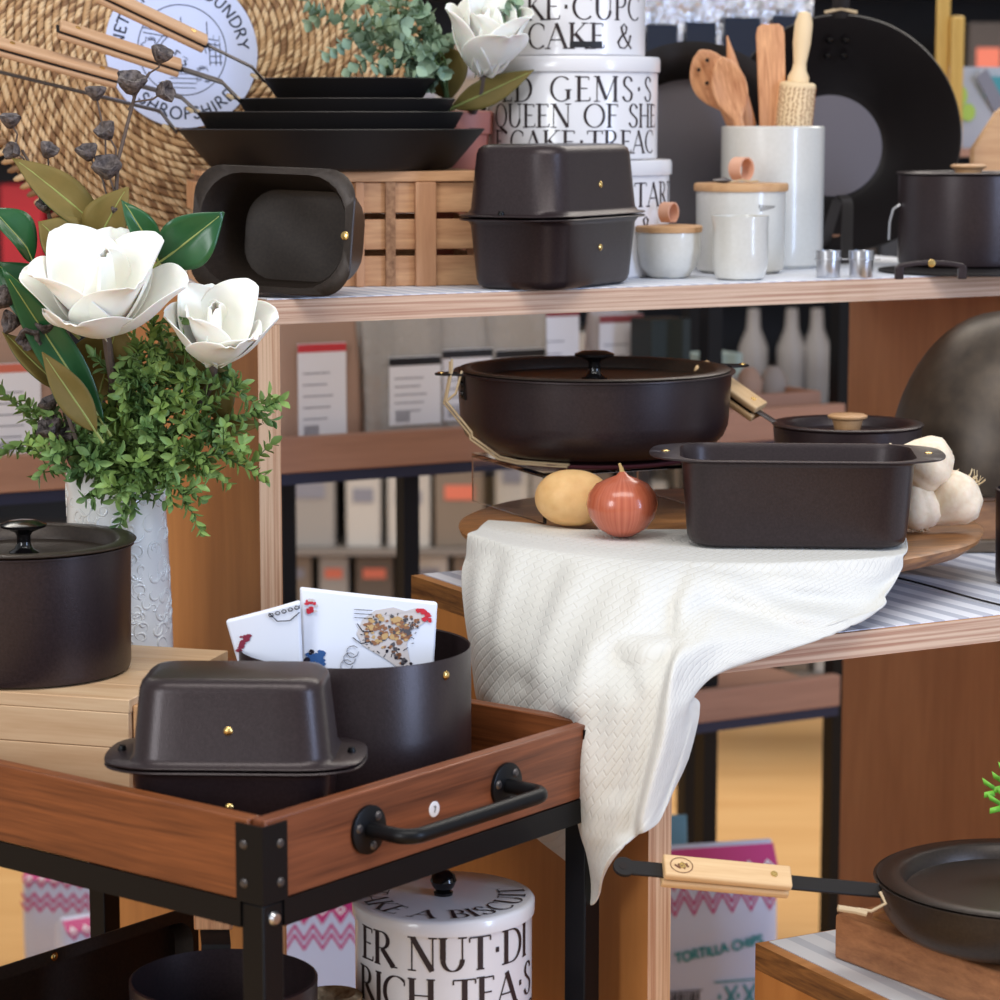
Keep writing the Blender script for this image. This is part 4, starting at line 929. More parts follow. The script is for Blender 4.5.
def sprig(label, pts, nbr, leafL, leafW, m, stemm, group, seed, spread=.035, name='foliage_sprig', cat='foliage', step=.009, per=3, roundness=1.0):
    rn = random.Random(seed); pts = [Vector(p) for p in pts]; c = pts[0].copy(); P = [p-c for p in pts]
    # smooth curve
    def cr(t):
        n = len(P)-1; i = min(int(t*n), n-1); f = t*n-i
        p0, p1, p2, p3 = P[max(i-1, 0)], P[i], P[i+1], P[min(i+2, n)]
        return .5*((2*p1)+(-p0+p2)*f+(2*p0-5*p1+4*p2-p3)*f*f+(-p0+3*p1-3*p2+p3)*f**3)
    t = thing(name, label, cat, c, 0, group); st = MB(); lf = MB()
    main = [cr(i/16) for i in range(17)]; st.tube(main, .0012, 5)
    branches = [[main[i] for i in range(4, 17)]]
    for k in range(nbr):
        f = .25+.75*k/max(1, nbr-1)*.95; b = cr(f); dirn = Vector((rn.uniform(-1, 1), rn.uniform(-1, .7), rn.uniform(-.5, 1.1))).normalized(); ln = spread*rn.uniform(.6, 1.25)
        br = [b+dirn*ln*q+Vector((0, 0, -.12*ln*q*q)) for q in (0, .25, .5, .75, 1)]
        st.tube(br, .0006, 4); branches.append(br)
    for br in branches:
        tot = sum((br[i+1]-br[i]).length for i in range(len(br)-1)); ns = max(2, int(tot/step))
        for s_ in range(1, ns+1):
            f = s_/ns*(len(br)-1); i = min(int(f), len(br)-2); p = br[i].lerp(br[i+1], f-i); dd = (br[i+1]-br[i]).normalized()
            a0 = rn.uniform(0, 360)
            for k in range(per):
                M = T(*p) @ orient(dd, (.3, .2, 1)) @ R(a0+360*k/per, 'Z') @ R(rn.uniform(25, 60), 'X')
                l_ = leafL*rn.uniform(.7, 1.2); w_ = leafW*rn.uniform(.8, 1.1)
                # leaf lies along +Y of local
                vs_ = [(0, 0, 0), (w_*.42, l_*.3, .0009), (w_*.5*roundness, l_*.55, .0012), (w_*.26*roundness, l_*.85, .0004), (0, l_, -.0006), (-w_*.26*roundness, l_*.85, .0004), (-w_*.5*roundness, l_*.55, .0012), (-w_*.42, l_*.3, .0009), (0, l_*.5, -.0005)]
                lf.add(vs_, [(0, 1, 8), (1, 2, 8), (2, 3, 8), (3, 4, 8), (4, 5, 8), (5, 6, 8), (6, 7, 8), (7, 0, 8)], M)
    st.build('stem', stemm, t); lf.build('leaves', m, t, angle=180); return t
GSTEM = mat('green_stem', rgb(80, 104, 60), .6)

# pot, magnolia and eucalyptus behind the pan stack
c = at_depth(456, 3.0, ZS); PK = c
pt = thing('pink_pot', 'pink ceramic pot behind the right end of the pan stack', 'pot', c)
MB().lathe([(0, 0), (.026, 0), (.028, .01), (.037, .155), (.041, .157), (.042, .18), (.0385, .182), (.036, .15), (.024, .012), (0, .012)], 40).build('pot', mat('pink_glaze', rgb(208, 132, 116), .5), pt)
mo = c+Vector((0, 0, .17))
magnolia('white magnolia flower at top centre left of the lettered tins', pix(484, 74, Y=2.93), (.12, -.42, .9), .094, mo, 'white magnolia flowers', 21, opens=(60, 38, 18))
leaf('dark green magnolia leaf under the flower above the pan stack', pix(450, 100, Y=2.985), pix(425, 38, Y=2.98), .06, .06, 150, 'magnolia leaves')
leaf('olive brown magnolia leaf pointing right below the top flower', pix(452, 108, Y=2.95), pix(534, 70, Y=2.93), .03, .06, 10, 'magnolia leaves', flip=True)
eu = [[(430, 60), (400, 50), (345, 22), (312, 8)], [(440, 70), (410, 60), (372, 48), (352, 28)], [(440, 70), (425, 60), (400, 62), (380, 70)], [(440, 60), (425, 40), (400, 20), (372, 2)], [(440, 60), (435, 35), (425, 12), (410, -10)], [(445, 60), (420, 50), (395, 36), (368, 20)]]
names = ['leftmost trailing', 'middle left', 'lowest hanging', 'upper', 'tallest upright', 'inner dense']
for k, pp in enumerate(eu):
    P = [mo+Vector((-.004*k+.01, 0, -.03))]+[pix(a, b, Y=2.96-.02*(k % 3)) for a, b in pp]
    sprig('%s grey-green eucalyptus sprig above the pan stack' % names[k], P, 9, .0135, .0125, EUC, GSTEM, 'eucalyptus sprigs above the pans', 40+k, .03, 'eucalyptus_sprig', 'foliage', .0085, 3, 1.15)
sprig('short eucalyptus sprig between top flower and lettered tin', [mo+Vector((.02, 0, -.02)), pix(500, 40, Y=3.02), pix(508, 12, Y=2.93), pix(516, 2, Y=2.905)], 4, .012, .011, EUC, GSTEM, 'eucalyptus sprigs above the pans', 60, .016, 'eucalyptus_sprig', 'foliage', .008, 3, 1.15)
# ================= middle shelf =================
ZMs = ZM+.0014
BZ = .945; bcn = Vector((.2208, 2.66, 0)); BR = .262
rb = thing('round_board', 'large round wooden serving board under the cloth and big pan on the middle shelf', 'board', (bcn.x, bcn.y, ZMs), radians(20))
def edgew(a, z): return 1+.010*sin(3*a+1)+.005*sin(7*a)+.003*sin(13*a)
t_ = BZ-ZMs
MB().lathe([(0, t_-.022), (BR-.05, t_-.022), (BR-.016, t_-.017), (BR-.002, t_-.007), (BR, t_-.002), (BR-.004, t_), (0, t_)], 128, wob=edgew).build('board', [BOARDW], rb, angle=30)
MB().lathe([(0, 0), (.09, 0), (.09, t_-.0225), (0, t_-.0225)], 48).build('turntable_foot', IRONM, rb)
# acrylic riser
pc = Vector((.098, 2.775, 0)); RZ1 = .9975
ri = thing('clear_riser', 'clear acrylic riser under the big lidded pan', 'stand', (pc.x, pc.y, BZ+.0005), radians(24))
hR = RZ1-BZ-.001
MB().box(-.1, .1, -.09, .09, hR-.004, hR).build('top_plate', GLASS, ri, bevel=.0006)
for s in (-1, 1): MB().box(s*.098-.002, s*.098+.002, -.09, .09, 0, hR-.0042).build('side_plate', GLASS, ri, bevel=.0005)
tv = tag(MB().lathe([(0, 0), (.102, 0), (.104, .002), (.104, .004), (0, .005)], 64).build('maroon_trivet', mat('maroon_felt', rgb(84, 34, 44), .8), None, loc=(pc.x, pc.y, RZ1+.0005)), 'thin maroon round mat between the riser and the big lidded pan', 'mat')
# big lidded pan
bz = RZ1+.0062
bp = thing('lidded_pan', 'big wide black lidded pan with iron knob in the centre of the display', 'pan', (pc.x, pc.y, bz))
pr = .1425; ph = .084
o_ = [(.088, 0), (.1, .0015)]+[(.1+.04*sin(radians(a)), .0015+.036*(1-cos(radians(a)))) for a in (20, 40, 60, 78, 90)]+[(pr, ph-.001)]
MB().lathe([(0, 0)]+o_+[(pr+.004, ph), (pr+.004, ph+.0014), (pr-.002, ph+.0014), (pr-.0035, ph-.01), (.138, .04), (.1, .005), (0, .004)], 96).build('body', IRON, bp, angle=35)
flat_lid(bp, .1405, ph+.0018, SEAS, 'iron', .010, .014)
for s, a0 in ((-1, 197), (1, 17)):
    a = radians(a0); M = T((pr+.004)*cos(a), (pr+.004)*sin(a), ph+.0004) @ R(a0-90, 'Z')
    hb_ = MB(); prf = [(-.016, 0), (-.013, .010), (-.010, .019), (-.004, .0245), (.004, .0245), (.010, .019), (.013, .010), (.016, 0)]; inr = [(-.006, 0), (-.0065, .006), (-.005, .012), (-.002, .015), (.002, .015), (.005, .012), (.0065, .006), (.006, 0)]
    hb_.loft([[(x, y, 0), (x2, y2, 0), (x2, y2, .0022), (x, y, .0022)] for (x, y), (x2, y2) in zip(prf, inr)])
    h_ = hb_.build('side_handle', IRONM, bp, rot=None); h_.matrix_local = M
    MB().box(-.008, .008, -.0075, -.0035, -.026, .002).build('bracket', IRONM, h_, bevel=.0015)
    for z in (-.01, -.02): MB().lathe([(.0035, 0), (.003, .002), (0, .003)], 14, M=T(0, -.0036, z) @ R(-90, 'X')).build('rivet', IRONG, h_)
    MB().lathe([(.0035, .0), (.003, .0012), (0, .0015)], 14, M=T(0, .019, .0022)).build('rivet', BRASS, h_)
a = radians(200); q0 = Vector(((pr+.016)*cos(a), (pr+.016)*sin(a), ph+.003))
tw = [q0+Vector((0, 0, .012)), q0, q0+Vector((-.006, -.006, -.03)), q0+Vector((.02, -.006, -.062)), Vector((-.128, -.062, .02)), Vector((-.1, -.07, .001)), Vector((-.08, -.075, -.003)), Vector((-.03, -.1, -.0035))]
for k in range(2): MB().tube([p+Vector((.002*k, -.002*k, .0025*k)) for p in tw], .0013, 6).build('twine', TWINE, bp)
MB().tube([q0+Vector((.012, 0, .002)), q0+Vector((.006, -.008, -.02)), q0+Vector((-.006, -.006, -.03))], .0013, 6).build('twine', TWINE, bp)

# cloth: control grid (px, py, Y)
G = [
 [(488, 527, 2.66), (530, 517, 2.64), (580, 520, 2.60), (640, 522, 2.60), (700, 524, 2.60), (760, 528, 2.59), (820, 532, 2.56), (870, 534, 2.55), (905, 520, 2.58)],
 [(478, 538, 2.60), (515, 535, 2.545), (565, 541, 2.50), (632, 547, 2.475), (700, 551, 2.46), (760, 553, 2.45), (820, 555, 2.45), (872, 556, 2.455), (908, 541, 2.50)],
 [(470, 550, 2.58), (503, 548, 2.515), (552, 558, 2.455), (622, 566, 2.405), (694, 572, 2.385), (762, 576, 2.385), (826, 574, 2.40), (874, 572, 2.42), (906, 556, 2.46)],
 [(464, 568, 2.565), (496, 580, 2.49), (545, 596, 2.42), (612, 606, 2.36), (676, 608, 2.34), (745, 604, 2.36), (815, 600, 2.385), (868, 594, 2.41), (900, 575, 2.44)],
 [(465, 590, 2.545), (494, 612, 2.465), (540, 634, 2.395), (603, 650, 2.315), (664, 648, 2.292), (728, 630, 2.315), (802, 622, 2.345), (858, 615, 2.38), (888, 595, 2.41)],
 [(470, 620, 2.525), (500, 646, 2.44), (542, 676, 2.36), (604, 690, 2.275), (662, 680, 2.238), (704, 656, 2.275), (768, 642, 2.312), (835, 636, 2.343), (872, 614, 2.38)],
 [(478, 664, 2.51), (508, 694, 2.42), (548, 724, 2.335), (606, 742, 2.255), (656, 730, 2.222), (690, 704, 2.245), (704, 684, 2.262), (706, 676, 2.27), (707, 668, 2.275)],
 [(486, 715, 2.50), (516, 748, 2.41), (556, 780, 2.325), (604, 800, 2.25), (648, 782, 2.22), (678, 752, 2.235), (692, 732, 2.245), (698, 715, 2.25), (704, 702, 2.258)],
 [(494, 765, 2.49), (528, 800, 2.405), (566, 838, 2.32), (598, 862, 2.255), (628, 840, 2.222), (660, 806, 2.226), (676, 780, 2.235), (688, 756, 2.24), (697, 735, 2.25)],
 [(500, 800, 2.48), (540, 835, 2.40), (576, 868, 2.32), (594, 904, 2.27), (612, 856, 2.226), (642, 832, 2.222), (664, 818, 2.225), (678, 786, 2.235), (691, 757, 2.245)],
]
GP = [[pix(*c_[:2], Y=c_[2]) for c_ in r_] for r_ in G]
ly = MB and None
def cl_z(i, p):   # rows lying on board / liner keep the surface height
    if i <= 1: return Vector((p.x, p.y, BZ+.0028))
    return p
GP = [[cl_z(i, p) for p in r_] for i, r_ in enumerate(GP)]
def crom(P, t):
    n = len(P)-1; i = min(int(t*n), n-1); f = t*n-i
    p0, p1, p2, p3 = P[max(i-1, 0)], P[i], P[i+1], P[min(i+2, n)]
    return .5*((2*p1)+(-p0+p2)*f+(2*p0-5*p1+4*p2-p3)*f*f+(-p0+3*p1-3*p2+p3)*f**3)
FOLDS = [([(520, 540), (508, 600), (500, 680), (520, 760)], .010, 12), ([(600, 545), (560, 610), (520, 700), (545, 800)], .009, 15), ([(640, 548), (600, 640), (585, 720), (600, 830)], .006, 12),
 ([(690, 556), (672, 600), (664, 660), (650, 740), (632, 830)], -.010, 8), ([(700, 560), (690, 610), (684, 670), (675, 740), (650, 820)], .012, 12), ([(655, 560), (640, 615), (600, 650), (575, 700)], .010, 13), ([(560, 560), (545, 620), (530, 680)], -.007, 9),
 ([(712, 566), (740, 590), (790, 612), (850, 624)], .009, 9), ([(700, 600), (740, 612), (800, 632)], -.005, 8), ([(720, 620), (700, 660), (694, 700)], .007, 9), ([(760, 560), (800, 585), (870, 596)], .006, 8), ([(640, 560), (650, 590), (690, 600)], .006, 8), ([(485, 560), (482, 620), (490, 690)], .008, 9), ([(575, 720), (560, 800), (600, 900)], -.008, 10), ([(620, 650), (640, 700), (620, 790)], -.007, 10)]
def proj(p):
    dy = p.y*CP-(p.z-H)*SP; return 500+FP*p.x/dy, 500-FP*(p.y*SP+(p.z-H)*CP)/dy
def foldx(p):
    x, y = proj(p); t = 0
    for pl, A, w_ in FOLDS:
        dm = 1e9; L_ = len(pl)-1
        for k in range(L_):
            ax, ay = pl[k]; bx_, by_ = pl[k+1]; q = max(0, min(1, ((x-ax)*(bx_-ax)+(y-ay)*(by_-ay))/((bx_-ax)**2+(by_-ay)**2)))
            dm = min(dm, (x-ax-q*(bx_-ax))**2+(y-ay-q*(by_-ay))**2)
        t += A*math.exp(-dm/(w_*w_))
    return t
NU, NV = 130, 130; vs_ = []; n_b = Vector((F0.x, F0.y, 0))
for j in range(NV+1):
    row = [crom([GP[i][k] for i in range(len(GP))], j/NV) for k in range(9)]
    for i in range(NU+1):
        u = i/NU; v = j/NV; p = crom(row, u); fx = foldx(p)*min(1, max(0, (v-.13)*5))
        am = min(1, max(0, (v-.2)*3))
        fold = .007*sin(16*u+2.2*sin(3*v)+1)*am+.003*sin(37*u-4*v)*am
        if u > .55 and v < .6: fold = .004*sin(9*u+8*v)*am
        p = p+Vector((-.35, -.85, .25 if (u > .55 and v < .6) else 0))*(fold*.35+fx*1.5+.010*am)
        # keep off the unit
        loc = p-Vector((F0.x, F0.y, 0)); s_ = loc.x*E.x+loc.y*E.y; tt = loc.x*N.x+loc.y*N.y
        if p.z < ZM+.009 and s_ > -.011 and tt > -.011:
            cand = [(ZM+.009-p.z, 'z'), (s_+.011, 's'), (tt+.011, 't')]; q = min(cand)
            if q[1] == 'z': p.z = ZM+.009
            elif q[1] == 's': p = p-E*q[0]
            else: p = p-N*q[0]
        rbd = Vector((p.x-bcn.x, p.y-bcn.y)).length
        if rbd < BR+.005 and p.z < BZ+.0028 and v < .28: p.z = max(p.z, BZ+.0028)
        vs_.append(tuple(p))
for _it in range(7):
    nv_ = list(vs_)
    for j in range(int(NV*.2), NV):
        for i in range(1, NU):
            a = j*(NU+1)+i; q4 = (vs_[a-1], vs_[a+1], vs_[a-NU-1], vs_[a+NU+1])
            m_ = [.5*vs_[a][k]+.125*sum(q[k] for q in q4) for k in range(3)]; p = Vector(m_)
            loc = p-Vector((F0.x, F0.y, 0)); s_ = loc.x*E.x+loc.y*E.y; tt = loc.x*N.x+loc.y*N.y
            if p.z < ZM+.006 and s_ > -.007 and tt > -.007:
                q = min([(ZM+.006-p.z, 'z'), (s_+.007, 's'), (tt+.007, 't')])
                if q[1] == 'z': p.z = ZM+.006
                elif q[1] == 's': p = p-E*q[0]
                else: p = p-N*q[0]
            nv_[a] = tuple(p)
    vs_ = nv_
clm = mat('waffle_cloth', rgb(222, 220, 214), .9, 0, .2)
fs_ = [(j*(NU+1)+i, j*(NU+1)+i+1, (j+1)*(NU+1)+i+1, (j+1)*(NU+1)+i) for j in range(NV) for i in range(NU)]
clo = MB().add(vs_, fs_).build('draped_cloth', clm, None, solid=.0022, subd=1, angle=180)
uvl = clo.data.uv_layers.new(name='UVMap')
for lp_ in clo.data.loops:
    vi = lp_.vertex_index; uvl.data[lp_.index].uv = ((vi % (NU+1))/NU*.42, (vi//(NU+1))/NV*.42)
nt = clm.node_tree; b = nt.nodes['Principled BSDF']
tcn = nt.nodes.new('ShaderNodeTexCoord'); mpn = nt.nodes.new('ShaderNodeMapping'); mpn.inputs['Rotation'].default_value = (0, 0, radians(38)); mpn.inputs['Scale'].default_value = (95, 62, 1)
nt.links.new(tcn.outputs['UV'], mpn.inputs['Vector'])
br_ = nt.nodes.new('ShaderNodeTexBrick'); br_.inputs['Scale'].default_value = 1; br_.inputs['Mortar Size'].default_value = .1; br_.inputs['Mortar Smooth'].default_value = 1; br_.inputs['Brick Width'].default_value = .9; br_.inputs['Row Height'].default_value = .5
nt.links.new(mpn.outputs[0], br_.inputs['Vector'])
bpn = nt.nodes.new('ShaderNodeBump'); bpn.inputs['Strength'].default_value = .4; bpn.inputs['Distance'].default_value = .0012; bpn.invert = True
nzn = nt.nodes.new('ShaderNodeTexNoise'); nzn.inputs['Scale'].default_value = 70; nt.links.new(tcn.outputs['UV'], nzn.inputs['Vector'])
ad = nt.nodes.new('ShaderNodeMath'); ad.operation = 'ADD'; nt.links.new(br_.outputs['Fac'], ad.inputs[0]); nt.links.new(nzn.outputs['Fac'], ad.inputs[1])
nt.links.new(ad.outputs[0], bpn.inputs['Height']); nt.links.new(bpn.outputs[0], b.inputs['Normal'])
tag(clo, 'white waffle cloth draped over the round board and hanging past the shelf corner', 'cloth')

CLZ = BZ+.0052
# loaf tin on cloth
c = rnd_at(795, 549, CLZ, .056); loaf_tin('open black loaf tin on the white cloth with a brass rivet in its left flange', (c.x, c.y, CLZ), .222, .135, .083, radians(-4), ext=.024, side=False)
for o in bpy.data.objects:
    pass
# potato and onion
POT = mat('potato_skin', rgb(238, 196, 138), .5, 0, .4, bump=(90, .25, .001), var=(60, rgb(218, 170, 110), .25), sss=.1)
def blob(name, label, cat, c, rx, ry, rz_, m, seed, rot=0, amp=.06):
    rn = random.Random(seed); ph_ = [rn.uniform(0, 6) for _ in range(6)]; vs_ = []; nu, nv = 40, 24; rings = []
    for j in range(nv+1):
        th_ = pi*j/nv
        ring = []
        for i in range(nu):
            a = 2*pi*i/nu; k = 1+amp*sin(2*a+ph_[0])*sin(th_)+amp*.6*sin(3*a+ph_[1]+th_*2)*sin(th_)+amp*.6*cos(2*th_+ph_[2])
            ring.append((rx*k*max(sin(th_), .002)*cos(a), ry*k*max(sin(th_), .002)*sin(a), -rz_*k*cos(th_)))
        rings.append(ring)
    o = MB().loft(rings).build(name, m, None, loc=c, rot=(0, 0, rot), angle=180); return tag(o, label, cat)
r_ = .0335
c = rnd_at(572, 531, CLZ, .03)
blob('potato', 'yellow potato lying on the white cloth left of the onion', 'potato', (c.x, c.y+.004, CLZ+.0275), .0355, .029, .0285, POT, 3, radians(-12), .04)
c = rnd_at(622, 542, CLZ, .032); onr = .034
t = thing('onion', 'shiny brown-red onion on the white cloth right of the potato', 'onion', (c.x, c.y, CLZ))
OM = mat('onion_skin', rgb(178, 88, 66), .26, 0, .6, coat=.3)
nt = OM.node_tree; tco = nt.nodes.new('ShaderNodeTexCoord'); g_ = nt.nodes.new('ShaderNodeTexGradient'); g_.gradient_type = 'RADIAL'; nt.links.new(tco.outputs['Object'], g_.inputs[0])
mu = nt.nodes.new('ShaderNodeMath'); mu.operation = 'MULTIPLY'; mu.inputs[1].default_value = 60; nt.links.new(g_.outputs['Fac'], mu.inputs[0])
no_ = nt.nodes.new('ShaderNodeTexNoise'); no_.noise_dimensions = '1D'; no_.inputs['Scale'].default_value = 1; nt.links.new(mu.outputs[0], no_.inputs['W'])
rp = nt.nodes.new('ShaderNodeValToRGB'); rp.color_ramp.elements[0].color = rgb(180, 90, 64); rp.color_ramp.elements[1].color = rgb(196, 108, 78); rp.color_ramp.elements[0].position = .3; rp.color_ramp.elements[1].position = .7
nt.links.new(no_.outputs['Fac'], rp.inputs[0]); nt.links.new(rp.outputs[0], nt.nodes['Principled BSDF'].inputs[0])
MB().lathe([(0, .0005), (.012, .0015), (.024, .009), (.032, .02), (.0345, .031), (.0325, .042), (.025, .051), (.014, .0565), (.006, .0595), (.003, .063), (0, .064)], 56, wob=lambda a, z: 1+.012*sin(5*a)).build('bulb', OM, t, angle=180)
MB().tube([(0, 0, .061), (-.001, 0, .066), (-.003, -.001, .071)], [.0028, .002, .0012], 8).build('stem', mat('dry_stem', rgb(206, 178, 120), .7), t)
# garlic
GARL = mat('garlic_skin', rgb(246, 230, 206), .5, 0, .4, sss=.08, var=(160, rgb(236, 214, 184), .2), bump=(140, .4, .001))
def garlic(label, c, r, d, seed):
    t = thing('garlic_bulb', label, 'garlic', c, 0, 'garlic bulbs beside the loaf tin'); M = orient(d)
    MB().lathe([(0, -r*.72), (r*.3, -r*.74), (r*.75, -r*.5), (r, -r*.05), (r*.93, r*.35), (r*.62, r*.8), (r*.3, r*1.15), (r*.16, r*1.4), (r*.2, r*1.62), (.0005, r*1.6)], 60, wob=lambda a, z: 1+.075*abs(cos(3.5*a+seed))-.03+.008*sin(29*a), M=M).build('bulb', GARL, t, angle=180)
    rn = random.Random(seed); mb = MB()
    for k in range(22):
        a = rn.uniform(0, 6.28); q = rn.uniform(.0, .2)*r; l_ = rn.uniform(.1, .42)*r
        mb.tube([(q*cos(a), q*sin(a), -r*.7), (q*1.6*cos(a), q*1.6*sin(a), -r*.7-l_*.6), (q*2.4*cos(a+.4), q*2.4*sin(a+.4), -r*.7-l_)], .00035, 4, M=M)
    mb.build('roots', mat('dry_roots', rgb(222, 200, 160), .8), t)
g2 = at_depth(957, 2.60, .978); g2.z = pix(957, 496, Y=2.60).z
garlic('garlic bulb farthest right, its roots pointing right', g2, .0285, (-.75, -.2, -.62), 2)
g3 = pix(917, 508, Y=2.60); garlic('garlic bulb lowest, half hidden behind the right end of the loaf tin', (g3.x, g3.y, BZ+.0245), .027, (-.1, -.3, 1), 5)
g1 = pix(929, 466, Y=2.60); garlic('garlic bulb highest of the pile, leaning on the loaf tin flange', g1, .029, (-.8, -.2, .35), 7)
# saucepan
c = at_depth(846, 2.79, BZ+.0005); sp_ = thing('saucepan', 'small black lidded saucepan with turned wooden knob behind the loaf tin', 'saucepan', (c.x, c.y, BZ+.0005))
pan_body(sp_, .072, .0775, .083, 'straight', IRON); flat_lid(sp_, .0785, .0845, IRON, 'wood')
a0 = pix(778, 424, Y=2.80)-c; a1 = pix(756, 410, Y=2.81)-c; a2 = pix(722, 386, Y=2.83)-c
MB().tube([a0, a0*.5+a1*.5, a1], .0085, 8, flat=.2, up=(0, 0, 1)).build('handle_neck', DSTEEL, sp_)
bar_handle(sp_, a1, a1+(a2-a1)*1.7, w=.024, grip=(-.05, 1), gth=.008, up=(0.5, -.6, .9))
# inverted domed wok on small crate, right
dc = at_depth(1006, 2.93, .95)
cz_ = .95
bx = thing('timber_box', 'small brown timber box under the upturned domed wok at the right edge', 'box', (dc.x-.105, dc.y-.135, ZMs), radians(12))
for k in range(5): MB().box(.048*k, .048*k+.0465, 0, .01, 0, .055).build('plank', BOARDW if k % 2 else CRATE, bx, bevel=.001)
MB().box(0, .24, .23, .24, 0, .055).build('back_board', BOARDW, bx); MB().box(0, .24, 0, .24, .0553, .0585).build('top_board', BOARDW, bx)
cz_ = ZMs+.060
dm = thing('domed_wok', 'large black domed wok turned upside down at the right edge under the top shelf', 'wok', (dc.x, dc.y, cz_))
dr, dh = .131, pix(1005, 313, Y=dc.y).z-cz_
MB().lathe([(dr, 0), (dr+.006, 0), (dr+.006, .002), (dr+.0005, .0025)]+[(dr*cos(radians(a))**.92, .0025+dh*sin(radians(a))) for a in range(6, 90, 6)]+[(0, dh+.0025)], 96).build('bowl', mat('lit_seasoned_iron', rgb(62, 53, 46), .36, .35, .5, bump=(1200, .4, .0004), var=(60, rgb(86, 74, 62), .3)), dm, angle=60)  # seasoned iron again, lightened: the lit look is put into its colour
c = at_depth(1030, 2.62, ZMs); t = thing('small_pot', 'small black pot cut by the right edge beside the garlic', 'pot', (c.x, c.y, ZMs)); pan_body(t, .034, .036, .094, 'straight', IRON)
pz = pix(990, 560, z=ZMs); t = MB().box(-.11, .1, -.008, .008, 0, .014).build('flat_bar', wood('weathered_bar', rgb(120, 104, 86), rgb(74, 58, 44), 'X', 60, 5), None, loc=(pz.x, pz.y+.05, ZMs+.0005), rot=(0, 0, radians(3)), bevel=.003); tag(t, 'weathered brown bar lying behind the round board at the right edge', 'bar')
a = pix(897, 579, z=ZMs+.0005); b_ = pix(1000, 606, z=ZMs+.0005)
pts = [a.lerp(b_, f)+Vector((0, .003*sin(f*6), .0012)) for f in [i/12 for i in range(13)]]
tag(MB().tube(pts, .0011, 6).build('dark_cord', IRONM, None), 'thin dark line added for the edge of the striped paper right of the cloth', 'liner edge')  # tube added for the dark edge of the paper liner

# ================= lowest unit: board and pan =================
ZLs = ZL+.0014
p0 = pix(834, 958, z=ZLs); brz = ANG-radians(3)
bb = thing('butcher_board', 'thick end-grain butcher block board under the frying pan at bottom right', 'board', (p0.x, p0.y, ZLs), brz-radians(0))
# left edge line of board runs towards the camera: corner p0 is the left-back corner of the visible faces
p1 = pix(960, 1006, z=ZLs); dv = (p1-p0); ang_b = atan2(dv.y, dv.x)
bb.rotation_euler = (0, 0, ang_b); bL = .40
MB().box(0, bL, 0, .30, 0, .040).build('block', BUTCH, bb, bevel=.0025, seg=3)
mb = MB(); pth = [(.03, .02), (.37, .02), (.38, .03), (.38, .27), (.37, .28), (.03, .28), (.02, .27), (.02, .03), (.03, .02)]
mb.tube([(x, y, .0398) for x, y in pth], .0035, 8, flat=.25, up=(0, 0, 1)).build('juice_groove', BOARDW, bb)
c = at_depth(998, 2.13, ZLs+.0405)
fc = pix(990, 976, z=ZLs+.041)
fr = .122; cF = at_depth(1020, fc.y+.112, ZLs+.041)
fp_ = thing('frying_pan', 'black frying pan with pale wooden handle on the butcher block at bottom right', 'frying pan', cF, radians(0))
pan_body(fp_, .088, fr, .047, 'curve', SEAS, lip=.003, n=96)
flat_lid(fp_, fr-.001, .049, SEAS, None, .011, .02)
e0 = pix(882, 893, Y=cF.y-.02)-cF; e1 = pix(790, 881, Y=cF.y-.03)-cF; e2 = pix(624, 867, Y=cF.y-.05)-cF; e0.z = .044
dr_ = (e2-e0)
hn = bar_handle(fp_, e0, e2, w=.022, mw=.0145, grip=(.365, .855), thick=.0028, gth=.0082, up=(.1, -.62, .78))
Lh = dr_.length
MB().lathe([(.0, -.0016), (.0092, -.0016), (.0092, .0016), (0, .0016)], 20, M=T(Lh, 0, 0)).build('hanging_end', IRONM, hn)
MB().lathe([(.0, -.0019), (.0035, -.0019), (.0035, .0019), (0, .0019)], 16, M=T(Lh+.001, 0, 0)).build('hanging_hole', mat('hole_dark', rgb(12, 10, 10), .9), hn)
mb = MB(); lg_ = Lh*.79; zt_ = .0014+.0083+.0003
mb.tube([(lg_+.0095*cos(radians(a)), .0075*sin(radians(a)), zt_) for a in range(0, 361, 15)], .00035, 4)
for a_, b2 in [((-.005, -.002), (.004, .002)), ((-.003, .003), (.003, -.001)), ((-.006, .001), (0, -.003)), ((.001, .003), (.006, 0))]: mb.tube([(lg_+a_[0], a_[1], zt_), (lg_+b2[0], b2[1], zt_)], .0009, 4, flat=.3)
mb.build('burnt_emblem', mat('burnt_mark', rgb(110, 66, 40), .7), hn)
M_ = MB().box(-.004, .004, -.004, .004, -.002, .002)
cr0 = pix(890, 905, Y=cF.y-.052)-cF
MB().box(-.006, .006, -.002, .002, -.011, .011).build('bracket', IRONM, fp_, loc=cr0+Vector((.012, .02, -.004)), rot=(radians(-30), radians(20), radians(-55)), bevel=.0018)
for k in (0, 1): MB().lathe([(.003, 0), (.0026, .0014), (0, .002)], 14).build('rivet', IRONG, fp_, loc=cr0+Vector((.008+.004*k, .0155+.001*k, .001-.010*k)), rot=(radians(62), 0, radians(-40)))
q = pix(880, 892, Y=cF.y-.05)-cF
MB().tube([q, q+Vector((.004, -.006, -.008)), q+Vector((-.008, -.008, -.014)), q+Vector((-.02, -.008, -.012))], .0014, 6).build('twine', TWINE, fp_)
MB().tube([q+Vector((-.012, -.008, -.016)), q+Vector((-.022, -.008, -.0135)), q+Vector((-.036, -.009, -.011))], .0028, 8).build('twine_knot', TWINE, fp_)
